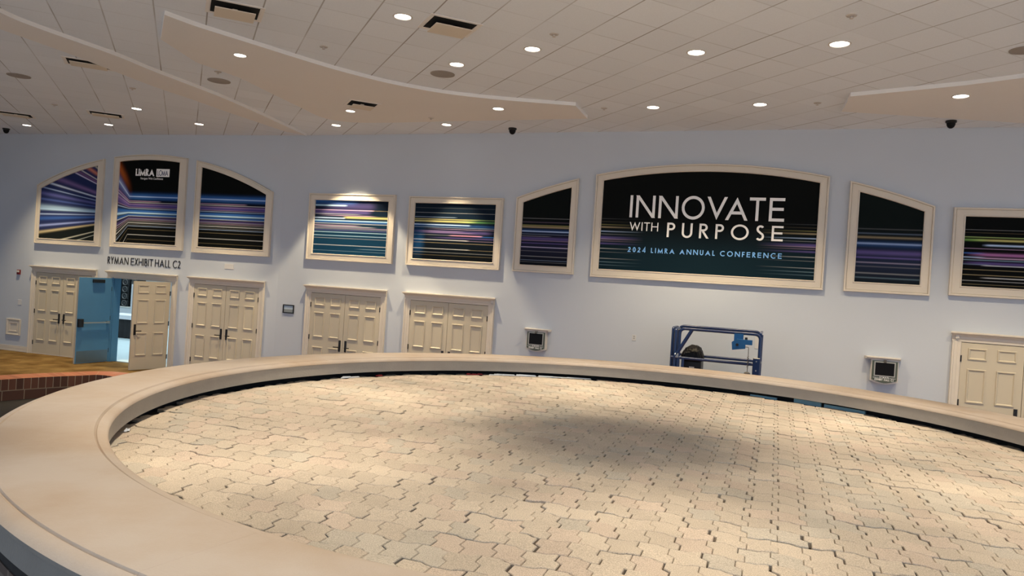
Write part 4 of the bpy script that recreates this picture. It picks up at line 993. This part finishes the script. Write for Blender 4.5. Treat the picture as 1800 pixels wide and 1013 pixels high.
DLS = [((708,29), 'downlight left of the nearest square air diffuser at the top centre', 'd', 0.20), ((936,86), 'downlight right of the round grille at upper centre', 'd', 0.20),
       ((1224,92), 'downlight above and left of the right pair over the big banner', 'd', 0.21), ((1476,77), 'large downlight at upper right, nearest of the right side', 'd', 0.22),
       ((1336,183.5), 'downlight on the wall row above the big banner, right one', 'w', 0.20), ((1148,188.5), 'downlight on the wall row above the big banner, left one', 'w', 0.20),
       ((803,113), 'downlight just above the round grille at upper centre', 'd', 0.20), ((785,219), 'wall row downlight above the yellow streak banner', 'w', 0.19), ((591,220), 'wall row downlight above the teal streak banner', 'w', 0.19),
       ((350,218), 'wall row downlight above the banner with the slope to the right', 'w', 0.19), ((191,219), 'wall row downlight beside a slot air diffuser above the leftmost banner', 'w', 0.19),
       ((47,220), 'leftmost downlight in the row by the wall', 'w', 0.19), ((240,191), 'downlight between the slot diffuser and the narrow ceiling band, left', 'd', 0.19),
       ((1689,169), 'downlight in the lowered ceiling panel at the upper right', 'w', 0.20), ((876,191), 'downlight at the right end of the curved ceiling band', 'd', 0.19),
       ((616,195), 'downlight below the air diffuser in the curved ceiling band', 'd', 0.17), ((422,97), 'downlight in the left part of the curved ceiling band', 'd', 0.17)]
for (p, lbl, kd, dia) in DLS:
    z = CEIL; q = in_image_ray(p[0], p[1], z)
    if ceil_z(q.x, q.y) < CEIL: q = in_image_ray(p[0], p[1], CEIL-SOF)
    far = kd == 'w' and q.x > 1.5
    if p == (785,219): pw_, sz, bl = WASH_W, 63, 0.35
    elif p == (591,220): pw_, sz, bl = WASH_W*1.1, 77, 0.22
    elif far: pw_, sz, bl = WASH_W*0.64, 104, 0.65
    elif kd == 'w': pw_, sz, bl = WASH_W*0.9, 80, 0.85
    else: pw_, sz, bl = DOWN_W, 80, 0.7
    downlight(q.x, q.y, lbl, dia, pw_, sz, bl)
# the ceiling continues over the planter with more downlights
for (x, y, lbl) in ((7.9, 10.0, 'wall row downlight beyond the right edge of the photo, nearer one'), (10.0, 9.2, 'wall row downlight beyond the right edge of the photo, farther one')):
    downlight(x, y, lbl, 0.20, WASH_W*0.6, 96, 0.6)
PN = ['at the far right', 'at the far left', 'at the left', 'at the near left', 'at the near right', 'at the right']
for k in range(6):
    a = math.radians(60+60*k); downlight(RC.x+2.38*math.cos(a), RC.y+2.38*math.sin(a), 'downlight over the paving, %s of the ring of six' % PN[k], 0.22, POOL_W*(0.8 if k in (3, 4) else 1.0), 54, 0.65)

GA = math.radians(24.5)
def diffuser(px, py, label, w_=0.52, h=0.46, drop=0.035, rot=GA):
    q = in_image_ray(px, py, CEIL); z = ceil_z(q.x, q.y)
    t = thing('air_diffuser', label, 'air diffuser', (q.x, q.y, z), rot, 'square plate air diffusers in the ceiling')
    b = MB()
    def sq(k, zz): return [(-w_/2-k,-h/2-k,zz),(w_/2+k,-h/2-k,zz),(w_/2+k,h/2+k,zz),(-w_/2-k,h/2+k,zz)]
    b.loops([sq(0.055,0), sq(0.055,-0.008), sq(0.012,-0.008), sq(0.0,-0.003), sq(0.0,0.0)]); b.build('frame', M['soffit'], t)
    b = MB(); b.box(-w_/2, w_/2, -h/2, h/2, -0.003, -0.001); b.build('slot', M['dark'], t)
    b = MB(); b.box(-w_/2+0.045, w_/2-0.045, -h/2+0.045, h/2-0.045, -drop-0.012, -drop); b.box(-0.03, 0.03, -0.03, 0.03, -drop, -0.002); b.build('plate', M['plate'], t)
diffuser(413, 17, 'square air diffuser at the top left edge of the photo', 0.56, 0.46, 0.06)
diffuser(791, 45, 'square air diffuser at the top centre', 0.56, 0.46, 0.06)
diffuser(637, 178, 'air diffuser in the curved lowered ceiling band', 0.48, 0.42, 0.05)
diffuser(156, 112, 'air diffuser beside the narrow ceiling band at the left', 0.62, 0.40, 0.03)
diffuser(186, 201, 'slot air diffuser above the leftmost banner', 0.62, 0.40, 0.03)
diffuser(28, 201, 'slot air diffuser at the left edge near the wall', 0.62, 0.40, 0.03)
for (px, py, lbl, rr) in ((385,142,'round ceiling speaker grille at the left of the curved band',0.19), (778,130,'round ceiling speaker grille at upper centre',0.19), (33,133,'round ceiling speaker grille at the far left',0.19), (1801,88,'round ceiling speaker grille cut by the right edge',0.16)):
    q = in_image_ray(px, py, CEIL); z = ceil_z(q.x, q.y)
    t = thing('ceiling_speaker', lbl, 'speaker', (q.x, q.y, z), 0, 'round ceiling speakers')
    b = MB(); b.lathe([(rr,0),(rr,-0.008),(rr-0.02,-0.012),(rr-0.024,-0.008),(rr-0.024,0.0)], 28); b.build('ring', M['speaker_grille'], t)
    b = MB(); b.lathe([(rr-0.024,0.0),(rr-0.024,-0.007),(rr*0.5,-0.012),(0,-0.013)], 28); b.build('grille', M['speaker_grille'], t)
for (px, py, lbl) in ((974,60,'sprinkler head right of the downlight at upper centre'),(569,82,'sprinkler head on the tiles left of centre, above the curved band'),(1497,27,'sprinkler head above the large downlight at upper right'),(1062,190,'sprinkler head left of the wall row above the big banner'),(1437,181,'sprinkler head right of the wall row above the big banner'),(383,126,'sprinkler head just above the left speaker grille'),(758,202,'sprinkler head in the curved band near the middle'),(233,155,'sprinkler head above the left downlight beside the narrow band'),(96,184,'sprinkler head between two slot diffusers at the left')):
    q = in_image_ray(px, py, CEIL); z = ceil_z(q.x, q.y)
    t = thing('sprinkler_head', lbl, 'sprinkler', (q.x, q.y, z), 0, 'sprinkler heads in the ceiling')
    b = MB(); b.lathe([(0.06,0),(0.055,-0.008),(0.03,-0.012),(0.0,-0.012)], 16); b.build('cover', M['sprinkler'], t); b = MB(); b.lathe([(0.012,-0.012),(0.012,-0.03),(0.022,-0.032),(0.022,-0.036),(0,-0.036)], 10); b.build('nozzle', M['sprinkler'], t)
for (px, py, lbl) in ((901,228.5,'black dome camera on the ceiling left of the big banner'),(1672,215.5,'black dome camera on the ceiling above the right side'),(11,229,'black dome camera on the ceiling at the left edge')):
    q = in_image_ray(px, py-3, CEIL); z = ceil_z(q.x, q.y)
    t = thing('dome_camera', lbl, 'camera', (q.x, q.y, z), 0, 'black dome cameras on the ceiling')
    b = MB(); b.lathe([(0.085,0),(0.085,-0.03),(0.07,-0.04)], 18); b.build('mount', M['black'], t); b = MB(); b.lathe([(0.068,-0.038),(0.066,-0.07),(0.05,-0.105),(0.025,-0.125),(0,-0.13)], 18); b.build('dome', M['screen'], t, smooth=True)
